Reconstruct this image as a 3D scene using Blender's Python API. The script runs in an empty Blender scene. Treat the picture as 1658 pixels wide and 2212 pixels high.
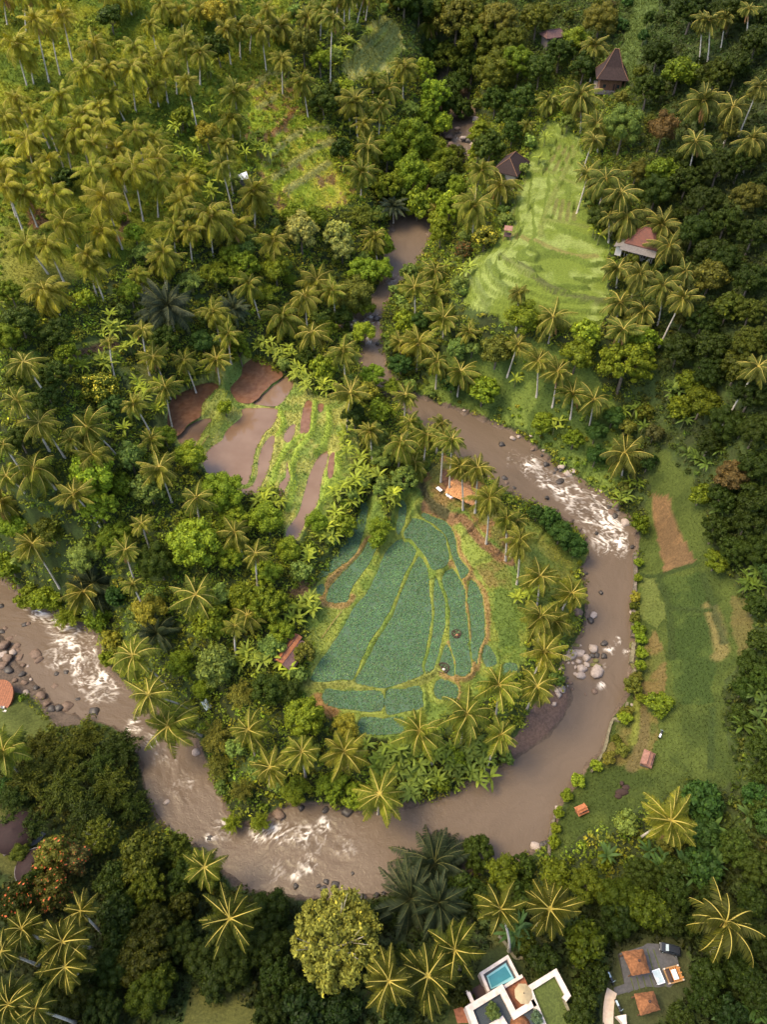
import bpy, bmesh, math, random
import numpy as np
from mathutils import Vector, Matrix, Euler
random.seed(7); rng = np.random.default_rng(7)
R = math.radians
scene = bpy.context.scene
# ---------------------------------------------------------------- camera
CAMZ, PITCH, FPX = 135.0, R(50), 1580.0          # height, angle below the horizon, focal length for a 1658 x 2212 picture
cam_d = bpy.data.cameras.new('drone_camera'); cam = bpy.data.objects.new('drone_camera', cam_d)
scene.collection.objects.link(cam); scene.camera = cam
cam.location = (0, 0, CAMZ); cam.rotation_euler = (R(90) - PITCH, 0, 0)
cam_d.sensor_fit = 'VERTICAL'; cam_d.angle = 2 * math.atan(1106 / FPX)
cam_d.clip_start = 1; cam_d.clip_end = 6000
# ---------------------------------------------------------------- sky, sun, exposure
SUN_EL, SUN_AZ = R(60), R(-92)                    # azimuth from +Y towards +X
w = bpy.data.worlds.new('World'); scene.world = w; w.use_nodes = True
nt = w.node_tree; bg = nt.nodes['Background']
sky = nt.nodes.new('ShaderNodeTexSky'); sky.sky_type = 'NISHITA'; sky.sun_disc = False
sky.sun_elevation = SUN_EL; sky.sun_rotation = SUN_AZ; sky.air_density = 1.2; sky.dust_density = 3.5; sky.ozone_density = 0.6
nt.links.new(sky.outputs[0], bg.inputs[0]); bg.inputs[1].default_value = 0.15
sd = bpy.data.lights.new('sun', 'SUN'); sd.energy = 1.3; sd.angle = R(24.0); sd.color = (1.0, 0.80, 0.40)
so = bpy.data.objects.new('sun', sd); scene.collection.objects.link(so)
sunv = Vector((math.sin(SUN_AZ) * math.cos(SUN_EL), math.cos(SUN_AZ) * math.cos(SUN_EL), math.sin(SUN_EL)))
so.rotation_euler = sunv.to_track_quat('Z', 'Y').to_euler(); so.location = (0, 0, 300)
scene.view_settings.view_transform = 'Standard'; scene.view_settings.look = 'None'
scene.view_settings.gamma = 1; scene.view_settings.exposure = 1.45
scene.cycles.max_bounces = 5; scene.cycles.diffuse_bounces = 3; scene.cycles.transparent_max_bounces = 4
# ---------------------------------------------------------------- picture <-> world
FWD = np.array([0, math.cos(PITCH), -math.sin(PITCH)]); UPV = np.array([0, math.sin(PITCH), math.cos(PITCH)])
CAM = np.array([0, 0, CAMZ])
def ray(px, py):
    return FWD + (px - 829) / FPX * np.array([1., 0, 0]) + (1106 - py) / FPX * UPV
def at_z(px, py, z):
    d = ray(px, py); return CAM + d * ((z - CAMZ) / d[2])
def to_px(P):
    P = np.asarray(P, float) - CAM
    dep = P @ FWD; dep = np.where(np.abs(dep) < 1e-3, 1e-3, dep)
    return 829 + P[..., 0] / dep * FPX, 1106 - (P @ UPV) / dep * FPX, dep
TX = (0, 550.5, 1101); TY = dict(A=0, B=550.5, C=1100.9, D=1655.3)
def tp(t, a, b):                                   # survey sheet + sheet position -> picture position
    return TX[int(t[1])] + a * 0.336, TY[t[0]] + b * 0.336
def tps(t, pts): return [tp(t, a, b) for a, b in pts]
# ---------------------------------------------------------------- noise
def _h(ix, iy, s):
    n = (ix * 374761393 + iy * 668265263 + s * 974634241) & 0xffffffff
    n = ((n ^ (n >> 13)) * 1274126177) & 0xffffffff
    return ((n ^ (n >> 16)) & 0xffff) / 65535.0
def vnoise(x, y, s=0):
    x = np.asarray(x, float); y = np.asarray(y, float)
    ix = np.floor(x).astype(np.int64); iy = np.floor(y).astype(np.int64)
    fx = x - ix; fy = y - iy; fx = fx * fx * (3 - 2 * fx); fy = fy * fy * (3 - 2 * fy)
    a = _h(ix, iy, s); b = _h(ix + 1, iy, s); c = _h(ix, iy + 1, s); d = _h(ix + 1, iy + 1, s)
    return (a * (1 - fx) + b * fx) * (1 - fy) + (c * (1 - fx) + d * fx) * fy
def fbm(x, y, sc, o=4, s=0):
    r = 0; amp = 0.5; x = np.asarray(x) / sc; y = np.asarray(y) / sc
    for i in range(o):
        r = r + amp * vnoise(x, y, s + i * 17); amp *= 0.5; x = x * 2.03 + 5.1; y = y * 2.03 + 9.7
    return r / (1 - 0.5 ** o)
def sstep(a, b, x):
    t = np.clip((x - a) / (b - a), 0, 1); return t * t * (3 - 2 * t)
def inside(poly, x, y):
    x = np.asarray(x, float); y = np.asarray(y, float); r = np.zeros(x.shape, bool)
    n = len(poly)
    for i in range(n):
        x0, y0 = poly[i][:2]; x1, y1 = poly[(i + 1) % n][:2]
        if y0 == y1: continue
        c = ((y0 > y) != (y1 > y)) & (x < (x1 - x0) * (y - y0) / (y1 - y0) + x0)
        r ^= c
    return r
def segdist(pts, x, y, closed=False):
    d = np.full(np.shape(x), 1e9); n = len(pts)
    for i in range(n if closed else n - 1):
        ax, ay = pts[i][:2]; bx, by = pts[(i + 1) % n][:2]
        vx, vy = bx - ax, by - ay; L = vx * vx + vy * vy + 1e-9
        t = np.clip(((x - ax) * vx + (y - ay) * vy) / L, 0, 1)
        d = np.minimum(d, (x - ax - t * vx) ** 2 + (y - ay - t * vy) ** 2)
    return np.sqrt(d)
def smooth_poly(pts, closed=True, k=5):
    P = np.array([p[:2] for p in pts], float); n = len(P); out = []
    for i in range(n if closed else n - 1):
        if closed: p0, p1, p2, p3 = P[i - 1], P[i], P[(i + 1) % n], P[(i + 2) % n]
        else: p0, p1, p2, p3 = P[max(i - 1, 0)], P[i], P[i + 1], P[min(i + 2, n - 1)]
        for t in np.linspace(0, 1, k, endpoint=False):
            out.append(0.5 * (2 * p1 + (p2 - p0) * t + (2 * p0 - 5 * p1 + 4 * p2 - p3) * t * t + (3 * p1 - p0 - 3 * p2 + p3) * t ** 3))
    if not closed: out.append(P[-1])
    return np.array(out)
# ---------------------------------------------------------------- mesh helpers
COL = scene.collection
def link(o, parent=None):
    COL.objects.link(o)
    if parent is not None: o.parent = parent
    return o
def np_mesh(name, V, F, mats, midx=None, attrs=None, smooth=False):
    V = np.asarray(V, np.float32); F = np.asarray(F, np.int32); k = F.shape[1]
    me = bpy.data.meshes.new(name)
    me.vertices.add(len(V)); me.vertices.foreach_set('co', V.ravel())
    me.loops.add(F.size); me.loops.foreach_set('vertex_index', F.ravel())
    me.polygons.add(len(F)); me.polygons.foreach_set('loop_start', np.arange(0, F.size, k, dtype=np.int32))
    me.polygons.foreach_set('loop_total', np.full(len(F), k, np.int32))
    if midx is not None: me.polygons.foreach_set('material_index', np.asarray(midx, np.int32))
    if smooth: me.polygons.foreach_set('use_smooth', np.ones(len(F), bool))
    me.update(calc_edges=True)
    for nm, (typ, dom, data) in (attrs or {}).items():
        a = me.attributes.new(nm, typ, dom)
        a.data.foreach_set('color' if 'COLOR' in typ else 'value', np.asarray(data, np.float32).ravel())
    for m in (mats if isinstance(mats, (list, tuple)) else [mats]): me.materials.append(m)
    return me
def obj_of(name, me, parent=None, loc=None):
    o = bpy.data.objects.new(name, me); link(o, parent)
    if loc is not None: o.location = loc
    return o
def rgba(c): return np.concatenate([np.asarray(c, float), np.ones(np.shape(c)[:-1] + (1,))], -1)
class MB:
    """collects shapes for ONE mesh object"""
    def __init__(s): s.v = []; s.f = []; s.m = []; s.sm = []
    def add(s, vs, fs, m=0, sm=False):
        b = len(s.v); s.v += [tuple(v) for v in vs]
        for f in fs: s.f.append([b + i for i in f]); s.m.append(m); s.sm.append(sm)
    def box(s, c, d, rz=0, m=0, taper=1.0, rx=0, ry=0):
        M = Matrix.Translation(c) @ Euler((rx, ry, rz)).to_matrix().to_4x4(); x, y, z = d[0] / 2, d[1] / 2, d[2] / 2
        vs = [M @ Vector((sx * x * (taper if k else 1), sy * y * (taper if k else 1), (z if k else -z))) for k in (0, 1) for sx, sy in ((-1, -1), (1, -1), (1, 1), (-1, 1))]
        s.add(vs, [(3, 2, 1, 0), (4, 5, 6, 7), (0, 1, 5, 4), (1, 2, 6, 5), (2, 3, 7, 6), (3, 0, 4, 7)], m)
    def tube(s, pts, rads, n=8, m=0, cap=True):
        pts = [Vector(p) for p in pts]; rings = []
        for i, p in enumerate(pts):
            t = (pts[min(i + 1, len(pts) - 1)] - pts[max(i - 1, 0)]).normalized()
            a = t.cross(Vector((0.13, 0.99, 0.05)));
            if a.length < 0.05: a = t.cross(Vector((1, 0, 0)))
            a.normalize(); b = t.cross(a)
            rings.append([p + (a * math.cos(q) + b * math.sin(q)) * rads[i] for q in [2 * math.pi * j / n for j in range(n)]])
        vs = [v for r in rings for v in r]; fs = []
        for i in range(len(rings) - 1):
            for j in range(n): fs.append((i * n + j, i * n + (j + 1) % n, (i + 1) * n + (j + 1) % n, (i + 1) * n + j))
        s.add(vs, fs, m, True)
        if cap: s.add(rings[-1], [tuple(range(n))], m); s.add(rings[0], [tuple(range(n))[::-1]], m)
    def prism(s, pts, z0, z1, m=0):
        n = len(pts); vs = [(p[0], p[1], z0) for p in pts] + [(p[0], p[1], z1) for p in pts]
        s.add(vs, [tuple(range(n))[::-1], tuple(range(n, 2 * n))] + [(i, (i + 1) % n, n + (i + 1) % n, n + i) for i in range(n)], m)
    def loft(s, rings, m=0, cap=True, sm=False):
        n = len(rings[0]); vs = [v for r in rings for v in r]; fs = []
        for i in range(len(rings) - 1):
            for j in range(n): fs.append((i * n + j, i * n + (j + 1) % n, (i + 1) * n + (j + 1) % n, (i + 1) * n + j))
        s.add(vs, fs, m, sm)
        if cap: s.add(rings[-1], [tuple(range(n))], m); s.add(rings[0], [tuple(range(n))[::-1]], m)
    def build(s, name, mats, parent=None, bevel=0):
        me = bpy.data.meshes.new(name); me.from_pydata(s.v, [], s.f)
        for m in (mats if isinstance(mats, (list, tuple)) else [mats]): me.materials.append(m)
        me.polygons.foreach_set('material_index', s.m); me.polygons.foreach_set('use_smooth', s.sm); me.update()
        o = obj_of(name, me, parent)
        if bevel:
            b = o.modifiers.new('bevel', 'BEVEL'); b.width = bevel; b.segments = 2; b.limit_method = 'ANGLE'
        return o
THINGS = []
def tag(o, label, cat, group=None):
    o['label'] = label; o['category'] = cat
    if group: o['group'] = group
    return o
def thing(name, label, cat, loc=(0, 0, 0), rz=0, group=None):
    o = bpy.data.objects.new(name, None); link(o); o.empty_display_size = 0.3
    o.location = loc; o.rotation_euler = (0, 0, rz)
    return tag(o, label, cat, group)
def struct(o): o['kind'] = 'structure'; return o
# ---------------------------------------------------------------- materials
def mat(name, col=(0.5, 0.5, 0.5), rough=0.7, spec=0.3, metal=0.0, noise=0.0, nscale=5.0, bump=0.0, col2=None):
    m = bpy.data.materials.new(name); m.use_nodes = True; t = m.node_tree; p = t.nodes['Principled BSDF']
    p.inputs['Roughness'].default_value = rough; p.inputs['Specular IOR Level'].default_value = spec; p.inputs['Metallic'].default_value = metal
    p.inputs['Base Color'].default_value = (*col, 1)
    if noise or bump:
        tc = t.nodes.new('ShaderNodeTexCoord'); n = t.nodes.new('ShaderNodeTexNoise'); n.inputs['Scale'].default_value = nscale; n.inputs['Detail'].default_value = 5
        t.links.new(tc.outputs['Object'], n.inputs['Vector'])
        if noise:
            mx = t.nodes.new('ShaderNodeMix'); mx.data_type = 'RGBA'
            c2 = col2 if col2 else tuple(c * (1 - noise) for c in col)
            mx.inputs[6].default_value = (*col, 1); mx.inputs[7].default_value = (*c2, 1)
            r = t.nodes.new('ShaderNodeMapRange'); r.inputs[1].default_value = 0.35; r.inputs[2].default_value = 0.65
            t.links.new(n.outputs[0], r.inputs[0]); t.links.new(r.outputs[0], mx.inputs[0]); t.links.new(mx.outputs[2], p.inputs['Base Color'])
        if bump:
            b = t.nodes.new('ShaderNodeBump'); b.inputs['Strength'].default_value = bump; b.inputs['Distance'].default_value = 0.1
            t.links.new(n.outputs[0], b.inputs['Height']); t.links.new(b.outputs[0], p.inputs['Normal'])
    return m
def leaf_mat(name, src='OBJECT', trans=0.25, rough=0.55, lo=0.55, hi=1.45, yel=(1.5, 1.25, 0.7)):
    """foliage: colour of the plant (object colour, or the mesh's own colour attribute), varied leaf by leaf"""
    m = bpy.data.materials.new(name); m.use_nodes = True; t = m.node_tree; N = t.nodes; L = t.links
    p = N['Principled BSDF']; p.inputs['Roughness'].default_value = rough; p.inputs['Specular IOR Level'].default_value = 0.12
    if src == 'OBJECT': c = N.new('ShaderNodeObjectInfo').outputs['Color']
    else:
        a = N.new('ShaderNodeAttribute'); a.attribute_name = 'Col'; c = a.outputs['Color']
    v = N.new('ShaderNodeAttribute'); v.attribute_name = 'v'
    mr = N.new('ShaderNodeMapRange'); mr.inputs[3].default_value = lo; mr.inputs[4].default_value = hi; L.new(v.outputs['Fac'], mr.inputs[0])
    sc = N.new('ShaderNodeVectorMath'); sc.operation = 'SCALE'; L.new(c, sc.inputs[0]); L.new(mr.outputs[0], sc.inputs['Scale'])
    ml = N.new('ShaderNodeVectorMath'); ml.operation = 'MULTIPLY'; ml.inputs[1].default_value = yel; L.new(sc.outputs[0], ml.inputs[0])
    k = N.new('ShaderNodeMapRange'); k.inputs[1].default_value = 0.6; k.inputs[2].default_value = 1.0; L.new(v.outputs['Fac'], k.inputs[0])
    mx = N.new('ShaderNodeMix'); mx.data_type = 'RGBA'; L.new(k.outputs[0], mx.inputs[0]); L.new(sc.outputs[0], mx.inputs[6]); L.new(ml.outputs[0], mx.inputs[7])
    L.new(mx.outputs[2], p.inputs['Base Color'])
    if trans:
        tr = N.new('ShaderNodeBsdfTranslucent'); L.new(ml.outputs[0], tr.inputs['Color'])
        ms = N.new('ShaderNodeMixShader'); ms.inputs[0].default_value = trans
        L.new(p.outputs[0], ms.inputs[1]); L.new(tr.outputs[0], ms.inputs[2]); L.new(ms.outputs[0], N['Material Output'].inputs['Surface'])
    return m
M = {}
M['leaf'] = leaf_mat('tree_leaf')
M['leaf_c'] = leaf_mat('ground_leaf', 'ATTR', lo=0.6, hi=1.4)
M['crop'] = leaf_mat('crop_leaf', 'ATTR', trans=0.15, lo=0.6, hi=1.4, yel=(1.1, 1.0, 0.9))
M['frond'] = leaf_mat('palm_frond', trans=0.28, lo=0.45, hi=1.45, yel=(1.35, 1.12, 0.6))
M['rib'] = mat('palm_midrib', (0.36, 0.28, 0.055), 0.6)
M['dead'] = mat('dead_frond', (0.34, 0.17, 0.06), 0.8, noise=0.4, nscale=2)
M['trunkp'] = mat('palm_trunk', (0.60, 0.53, 0.44), 0.85, noise=0.45, nscale=3, bump=0.4)
M['bark'] = mat('tree_bark', (0.19, 0.15, 0.11), 0.9, noise=0.5, nscale=4, bump=0.4)
M['palebark'] = mat('pale_bark', (0.42, 0.37, 0.29), 0.85, noise=0.4, nscale=3)
M['coco'] = mat('coconut', (0.45, 0.28, 0.06), 0.5, noise=0.5, nscale=3)
M['banana'] = leaf_mat('banana_leaf', trans=0.3, rough=0.55, lo=0.65, hi=1.3, yel=(1.3, 1.15, 0.9))
M['bstem'] = mat('banana_stem', (0.16, 0.17, 0.06), 0.7, noise=0.4, nscale=4)
M['yflower'] = mat('yellow_blossom', (0.5, 0.42, 0.03), 0.7)
M['rflower'] = mat('orange_leaf', (0.42, 0.09, 0.025), 0.7)
M['rock_l'] = mat('river_boulder', (0.37, 0.30, 0.26), 0.8, noise=0.35, nscale=3, bump=0.6)
M['rock_d'] = mat('wet_dark_boulder', (0.07, 0.06, 0.055), 0.45, noise=0.5, nscale=3, bump=0.6)
M['rock_b'] = mat('brown_boulder', (0.17, 0.115, 0.085), 0.75, noise=0.4, nscale=3, bump=0.6)
M['rock_m'] = mat('mossy_boulder', (0.15, 0.13, 0.05), 0.9, noise=0.5, nscale=2, bump=0.6, col2=(0.07, 0.08, 0.02))
# ================================================================ TERRAIN
RIV = [((935,180),(1000,185),31),((962,280),(1035,290),27),((915,370),(985,380),22),((848,480),(937,490),17),((835,560),(905,560),14.5),
 ((815,635),(845,635),13),((750,690),(826,680),12),((787,738),(819,735),11),((782,786),(831,786),10),((812,830),(850,820),9),((873,883),(907,860),7.5),
 ((940,950),(985,885),6.5),((1010,1000),(1060,915),5.5),((1074,1044),(1135,950),5),((1120,1072),(1202,1011),3.5),((1185,1105),(1303,1075),1.8),
 ((1232,1138),(1356,1121),.3),((1282,1192),(1375,1168),-.8),((1259,1230),(1370,1245),-1.2),((1272,1285),(1366,1320),-1.5),((1262,1370),(1366,1403),-1.8),
 ((1218,1440),(1365,1447),-2.2),((1233,1490),(1350,1504),-2.4),((1228,1545),(1319,1548),-2.5),((1202,1578),(1299,1612),-2.6),((1145,1625),(1269,1652),-2.7),
 ((1101,1652),(1229,1705),-2.8),((1054,1675),(1205,1742),-2.9),((1010,1700),(1190,1796),-3),((970,1722),(1111,1860),-3.1),((920,1738),(1000,1885),-3.2),
 ((870,1746),(846,1924),-3.4),((759,1756),(740,1938),-4),((692,1742),(661,1940),-4.5),((618,1745),(600,1925),-5),((560,1785),(520,1912),-5.5),
 ((505,1775),(423,1820),-6),((470,1715),(345,1770),-6.3),((442,1655),(316,1690),-6.7),((415,1588),(300,1610),-7.2),((336,1534),(240,1560),-8),
 ((269,1481),(158,1538),-9),((232,1440),(95,1495),-10),((205,1370),(45,1430),-11.2),((134,1333),(12,1368),-12.2),((60,1295),(-40,1340),-13),
 ((0,1252),(-100,1300),-14),((-110,1200),(-230,1260),-15.5)]
def cr(P, k):
    P = np.array(P, float); out = []
    for i in range(len(P) - 1):
        p0, p1, p2, p3 = P[max(i - 1, 0)], P[i], P[i + 1], P[min(i + 2, len(P) - 1)]
        for t in np.linspace(0, 1, k, endpoint=False):
            out.append(0.5 * (2 * p1 + (p2 - p0) * t + (2 * p0 - 5 * p1 + 4 * p2 - p3) * t * t + (3 * p1 - p0 - 3 * p2 + p3) * t ** 3))
    out.append(P[-1]); return np.array(out)
RL = cr([at_z(*a, z) for a, b, z in RIV], 4); RR = cr([at_z(*b, z) for a, b, z in RIV], 4)
RPOLY = np.vstack([RL[:, :2], RR[::-1, :2]]); RCEN = (RL + RR) / 2
CP = [(0,0,66),(0,200,56),(0,400,46),(0,600,40),(0,800,34),(0,1000,27),(0,1150,14),(0,1215,3),
 (200,0,65),(200,200,54),(200,400,43),(200,600,35),(200,800,28),(200,1000,21),(200,1150,13),(180,1270,3),
 (400,0,64),(400,200,51),(400,400,40),(400,600,30),(400,780,20),(400,900,14.5),(400,1000,12),(400,1150,10),(400,1300,6),
 (600,0,60),(600,150,48),(600,300,40),(600,450,31),(600,600,22),(600,750,14),(600,850,11.5),(620,1000,10),(600,1150,8),
 (500,900,11.8),(500,1000,11),(680,1000,9.5),(680,1100,8.5),
 (760,0,57),(760,100,50),(740,250,38),(760,400,28),(740,560,18),(900,0,55),(900,130,43),(860,260,33),(830,400,24),
 (1060,0,53),(1060,100,44),(1080,220,36),(1060,330,31),(1010,420,26),(970,520,21),(940,620,16),(910,720,13),(930,800,11),(1050,860,9),(1200,940,8),(1300,1040,5),
 (1190,270,38),(1220,360,36.5),(1180,440,35),(1180,520,34),(1200,600,32),(1180,660,30),(1060,560,31),(1040,650,28),(1100,750,20),(1150,850,13.5),(1250,850,17),(1000,720,19),(1250,740,25),
 (1250,130,45),(1250,0,53),(1400,600,33),(1400,400,41),(1400,200,49),(1400,50,56),(1600,600,40),(1600,400,48),(1600,200,57),(1600,0,68),(1650,800,36),(1450,750,28),
 (1350,900,13),(1450,900,18),(1600,1000,25),(1400,1010,9.5),(1450,1100,6.5),(1600,1200,13),(1480,1220,5.5),(1500,1350,5),(1650,1400,13),(1500,1600,3.5),(1410,1500,2),(1400,1300,2.8),
 (1640,1650,8),(1400,1700,2),(1600,1800,6),(1500,1900,4),(1620,2050,8),(1400,2080,7),(1250,1900,2),(1100,2000,5),(1100,2130,7),(1300,2200,8),(1600,2200,9),(1240,1800,0),(1310,1650,0),
 (900,1990,3),(900,2100,6),(850,2212,8),(650,2000,1),(650,2100,4),(600,2212,6),(450,1950,-2),(400,2100,3),(350,2212,6),(200,1950,1),(100,2100,5),(0,2212,8),(300,1830,-3),(220,1750,-3),(150,1700,-3),
 (0,1700,0),(180,1600,-6),(0,1850,3),(80,1530,-7.5),(0,1550,-6),(20,1450,-9),
 (800,1130,5.2),(900,1110,5),(780,1250,4.0),(860,1250,3.6),(1000,1250,3.3),(780,1350,3.2),(900,1350,2.9),(720,1430,2.7),(850,1450,2.4),(960,1430,2.4),(1030,1350,2.8),(800,1530,1.7),(700,1530,1.8),(950,1530,1.5),(1090,1320,2.6),
 (1100,1200,4),(1000,1080,5.4),(950,1040,6),(1180,1180,2.4),(1190,1350,.8),(1100,1480,1.2),(1040,1580,.3),(850,1660,-.8),(650,1640,.5),(560,1500,2.5),(600,1380,4.5),(640,1260,5.5),(480,1640,-3),(540,1720,-3),
 (880,960,8),(1000,950,6.6),(800,930,9),(780,860,10),(730,1050,8.2),(700,1200,6),(300,1300,4),(400,1450,2),(350,1420,-1),(420,1540,-4)]
cpw = np.array([at_z(*c) for c in CP])
extra = np.array([(-330,60,75),(-330,250,95),(-200,420,95),(0,470,72),(200,420,90),(330,250,95),(330,60,55),(250,-90,30),(0,-120,22),(-250,-90,10),(-190,40,5),(-230,110,30)], float)
cpw = np.vstack([cpw, extra])
def tps_fit(P, lam):
    n = len(P); S = 100.0; X = P[:, :2] / S
    r2 = ((X[:, None] - X[None]) ** 2).sum(-1); K = 0.5 * r2 * np.log(r2 + 1e-12) + lam * np.eye(n)
    Q = np.hstack([np.ones((n, 1)), X]); A = np.block([[K, Q], [Q.T, np.zeros((3, 3))]])
    s = np.linalg.solve(A, np.concatenate([P[:, 2], np.zeros(3)])); return X, s
_X, _s = tps_fit(cpw, 0.004)
def H0(x, y):
    x = np.ravel(x) / 100.0; y = np.ravel(y) / 100.0; o = np.empty(len(x))
    for i in range(0, len(x), 40000):
        a = x[i:i + 40000]; b = y[i:i + 40000]
        r2 = (a[:, None] - _X[None, :, 0]) ** 2 + (b[:, None] - _X[None, :, 1]) ** 2
        o[i:i + 40000] = (0.5 * r2 * np.log(r2 + 1e-12)) @ _s[:-3] + _s[-3] + _s[-2] * a + _s[-1] * b
    return np.clip(o, -18, 100)
def axis(parts):
    o = []
    for a, b, st in parts: o += list(np.arange(a, b, st))
    o.append(parts[-1][1]); return np.array(o)
gx = axis([(-1500,-500,250),(-500,-260,24),(-260,-190,5),(-190,-90,.9),(-90,-58,.45),(-58,60,.3),(60,90,.45),(90,190,.9),(190,260,5),(260,500,24),(500,1501,250)])
gy = axis([(-1000,-300,175),(-300,-60,24),(-60,5,5),(5,20,1.2),(20,48,.45),(48,122,.3),(122,150,.45),(150,240,.5),(240,310,.8),(310,380,4),(380,600,22),(600,1700,220)])
GX, GY = np.meshgrid(gx, gy); NX, NY = len(gx), len(gy)
fx, fy = GX.ravel(), GY.ravel()
Z = H0(fx, fy)
far = np.maximum(np.maximum(np.abs(fx) - 300, fy - 400), -100 - fy); Z = np.where(far > 0, Z * np.exp(-far / 400) + 60 * (1 - np.exp(-far / 400)), Z)
Z = Z + (fbm(fx, fy, 9, 4, 3) - 0.5) * 1.1 * sstep(-200, -190, fx)
# river bed
near = np.where((np.abs(fx) < 220) & (fy > 0) & (fy < 330))[0]
nx_, ny_ = fx[near], fy[near]
dl = segdist(RL[::2], nx_, ny_); dr = segdist(RR[::2], nx_, ny_); ins = inside(RPOLY, nx_, ny_)
dR = np.where(ins, -1, 1) * np.minimum(dl, dr)
kk = np.zeros(len(near), int); best = np.full(len(near), 1e9)
for i in range(0, len(RCEN), 2):
    d2 = (nx_ - RCEN[i, 0]) ** 2 + (ny_ - RCEN[i, 1]) ** 2; b = d2 < best; best[b] = d2[b]; kk[b] = i
wz = RCEN[kk, 2]
dn = dR + (fbm(nx_, ny_, 3.0, 3, 31) - 0.5) * 1.6
h = Z[near]
hb = wz + (np.maximum(h, wz + 0.9) - wz) * sstep(0, 9, dn) + 0.5 * np.clip(dn, 0, 1.2)
hin = wz - 0.5 * np.clip(-dn, 0, 2.0) - 0.02
Z[near] = np.where(dn > 0, np.where(dn < 30, hb, h), hin)
DRIV = np.full(len(fx), 99.0); DRIV[near] = dR
# ---------------------------------------------------------------- fields
def g1(x, y, F=None):
    F = Z.reshape(NY, NX) if F is None else F
    x = np.asarray(x, float); y = np.asarray(y, float)
    i = np.clip(np.searchsorted(gx, x) - 1, 0, NX - 2); j = np.clip(np.searchsorted(gy, y) - 1, 0, NY - 2)
    u = np.clip((x - gx[i]) / (gx[i + 1] - gx[i]), 0, 1); v = np.clip((y - gy[j]) / (gy[j + 1] - gy[j]), 0, 1)
    return (F[j, i] * (1 - u) + F[j, i + 1] * u) * (1 - v) + (F[j + 1, i] * (1 - u) + F[j + 1, i + 1] * u) * v
_TT = np.arange(70, 520, 0.6)
def hit(px, py, h=0.0):
    d = ray(px, py); P = CAM + d * _TT[:, None]
    e = P[:, 2] - g1(P[:, 0], P[:, 1]) - h
    k = np.argmax(e < 0)
    if e[k] >= 0: k = len(_TT) - 1
    k = max(k, 1); a, b = e[k - 1], e[k]; t = _TT[k - 1] + 0.6 * (a / (a - b + 1e-9))
    return CAM + d * t, t
TEAL = [
 ('C1',[(690,-40),(730,-10),(690,180),(650,280),(540,370),(420,448),(412,420),(520,300),(600,180),(650,80)]),
 ('C1',[(740,195),(790,215),(780,250),(760,300),(700,400),(610,530),(590,592),(470,592),(470,540),(500,480),(600,370),(690,280)]),
 ('C1',[(400,500),(445,478),(440,550),(408,548)]),
 ('C1',[(940,190),(1030,215),(1050,240),(1010,330),(960,430),(920,530),(870,650),(800,760),(740,850),(700,930),(640,1080),(560,1095),(430,1110),(360,1100),(370,1060),(410,990),(500,860),(560,770),(640,630),(720,540),(760,460),(800,370),(820,320),(870,240)]),
 ('C1',[(1060,300),(1100,350),(1120,420),(1130,560),(1140,660),(1125,780),(1100,900),(1080,990),(1085,1050),(1050,1075),(960,1110),(870,1140),(780,1145),(650,1112),(680,1050),(720,970),(770,880),(830,770),(890,680),(930,560),(980,450),(1030,340)]),
 ('C1',[(1165,440),(1190,500),(1215,560),(1225,680),(1210,820),(1180,930),(1150,1020),(1110,1050),(1100,1000),(1120,920),(1145,800),(1158,660),(1150,540)]),
 ('C1',[(1020,60),(1070,65),(1150,110),(1215,160),(1235,230),(1250,330),(1160,390),(1110,330),(1070,260),(1000,190),(960,180),(970,130)]),
 ('C1',[(1090,20),(1160,50),(1230,80),(1280,150),(1300,260),(1330,330),(1380,390),(1335,440),(1300,380),(1265,280),(1235,180),(1170,105),(1075,45)]),
 ('C1',[(1265,380),(1300,420),(1345,490),(1360,620),(1370,780),(1380,900),(1390,1040),(1300,1065),(1290,980),(1270,900),(1250,800),(1255,640),(1240,560),(1205,440)]),
 ('C1',[(1240,860),(1265,920),(1280,1000),(1280,1070),(1230,1050),(1190,1000),(1210,920)]),
 ('C1',[(1385,450),(1440,500),(1465,580),(1475,700),(1475,820),(1440,900),(1430,990),(1400,950),(1390,820),(1390,700),(1370,580)]),
 ('C1',[(1490,870),(1530,900),(1560,990),(1490,1010),(1465,940)]),
 ('C1',[(1610,990),(1680,990),(1680,1060),(1590,1060)]),
 ('C1',[(460,1155),(560,1160),(700,1165),(820,1172),(810,1292),(640,1287),(450,1252)]),
 ('C1',[(850,1165),(960,1155),(1060,1135),(1080,1220),(1085,1270),(960,1300),(850,1312)]),
 ('C1',[(1190,1090),(1300,1130),(1290,1215),(1180,1215),(1155,1160)]),
 ('C1',[(690,1330),(820,1340),(950,1335),(960,1400),(930,1440),(680,1435)]),
 ('C1',[(940,-60),(978,-20),(960,90),(930,160),(915,130),(920,50)])]
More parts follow.
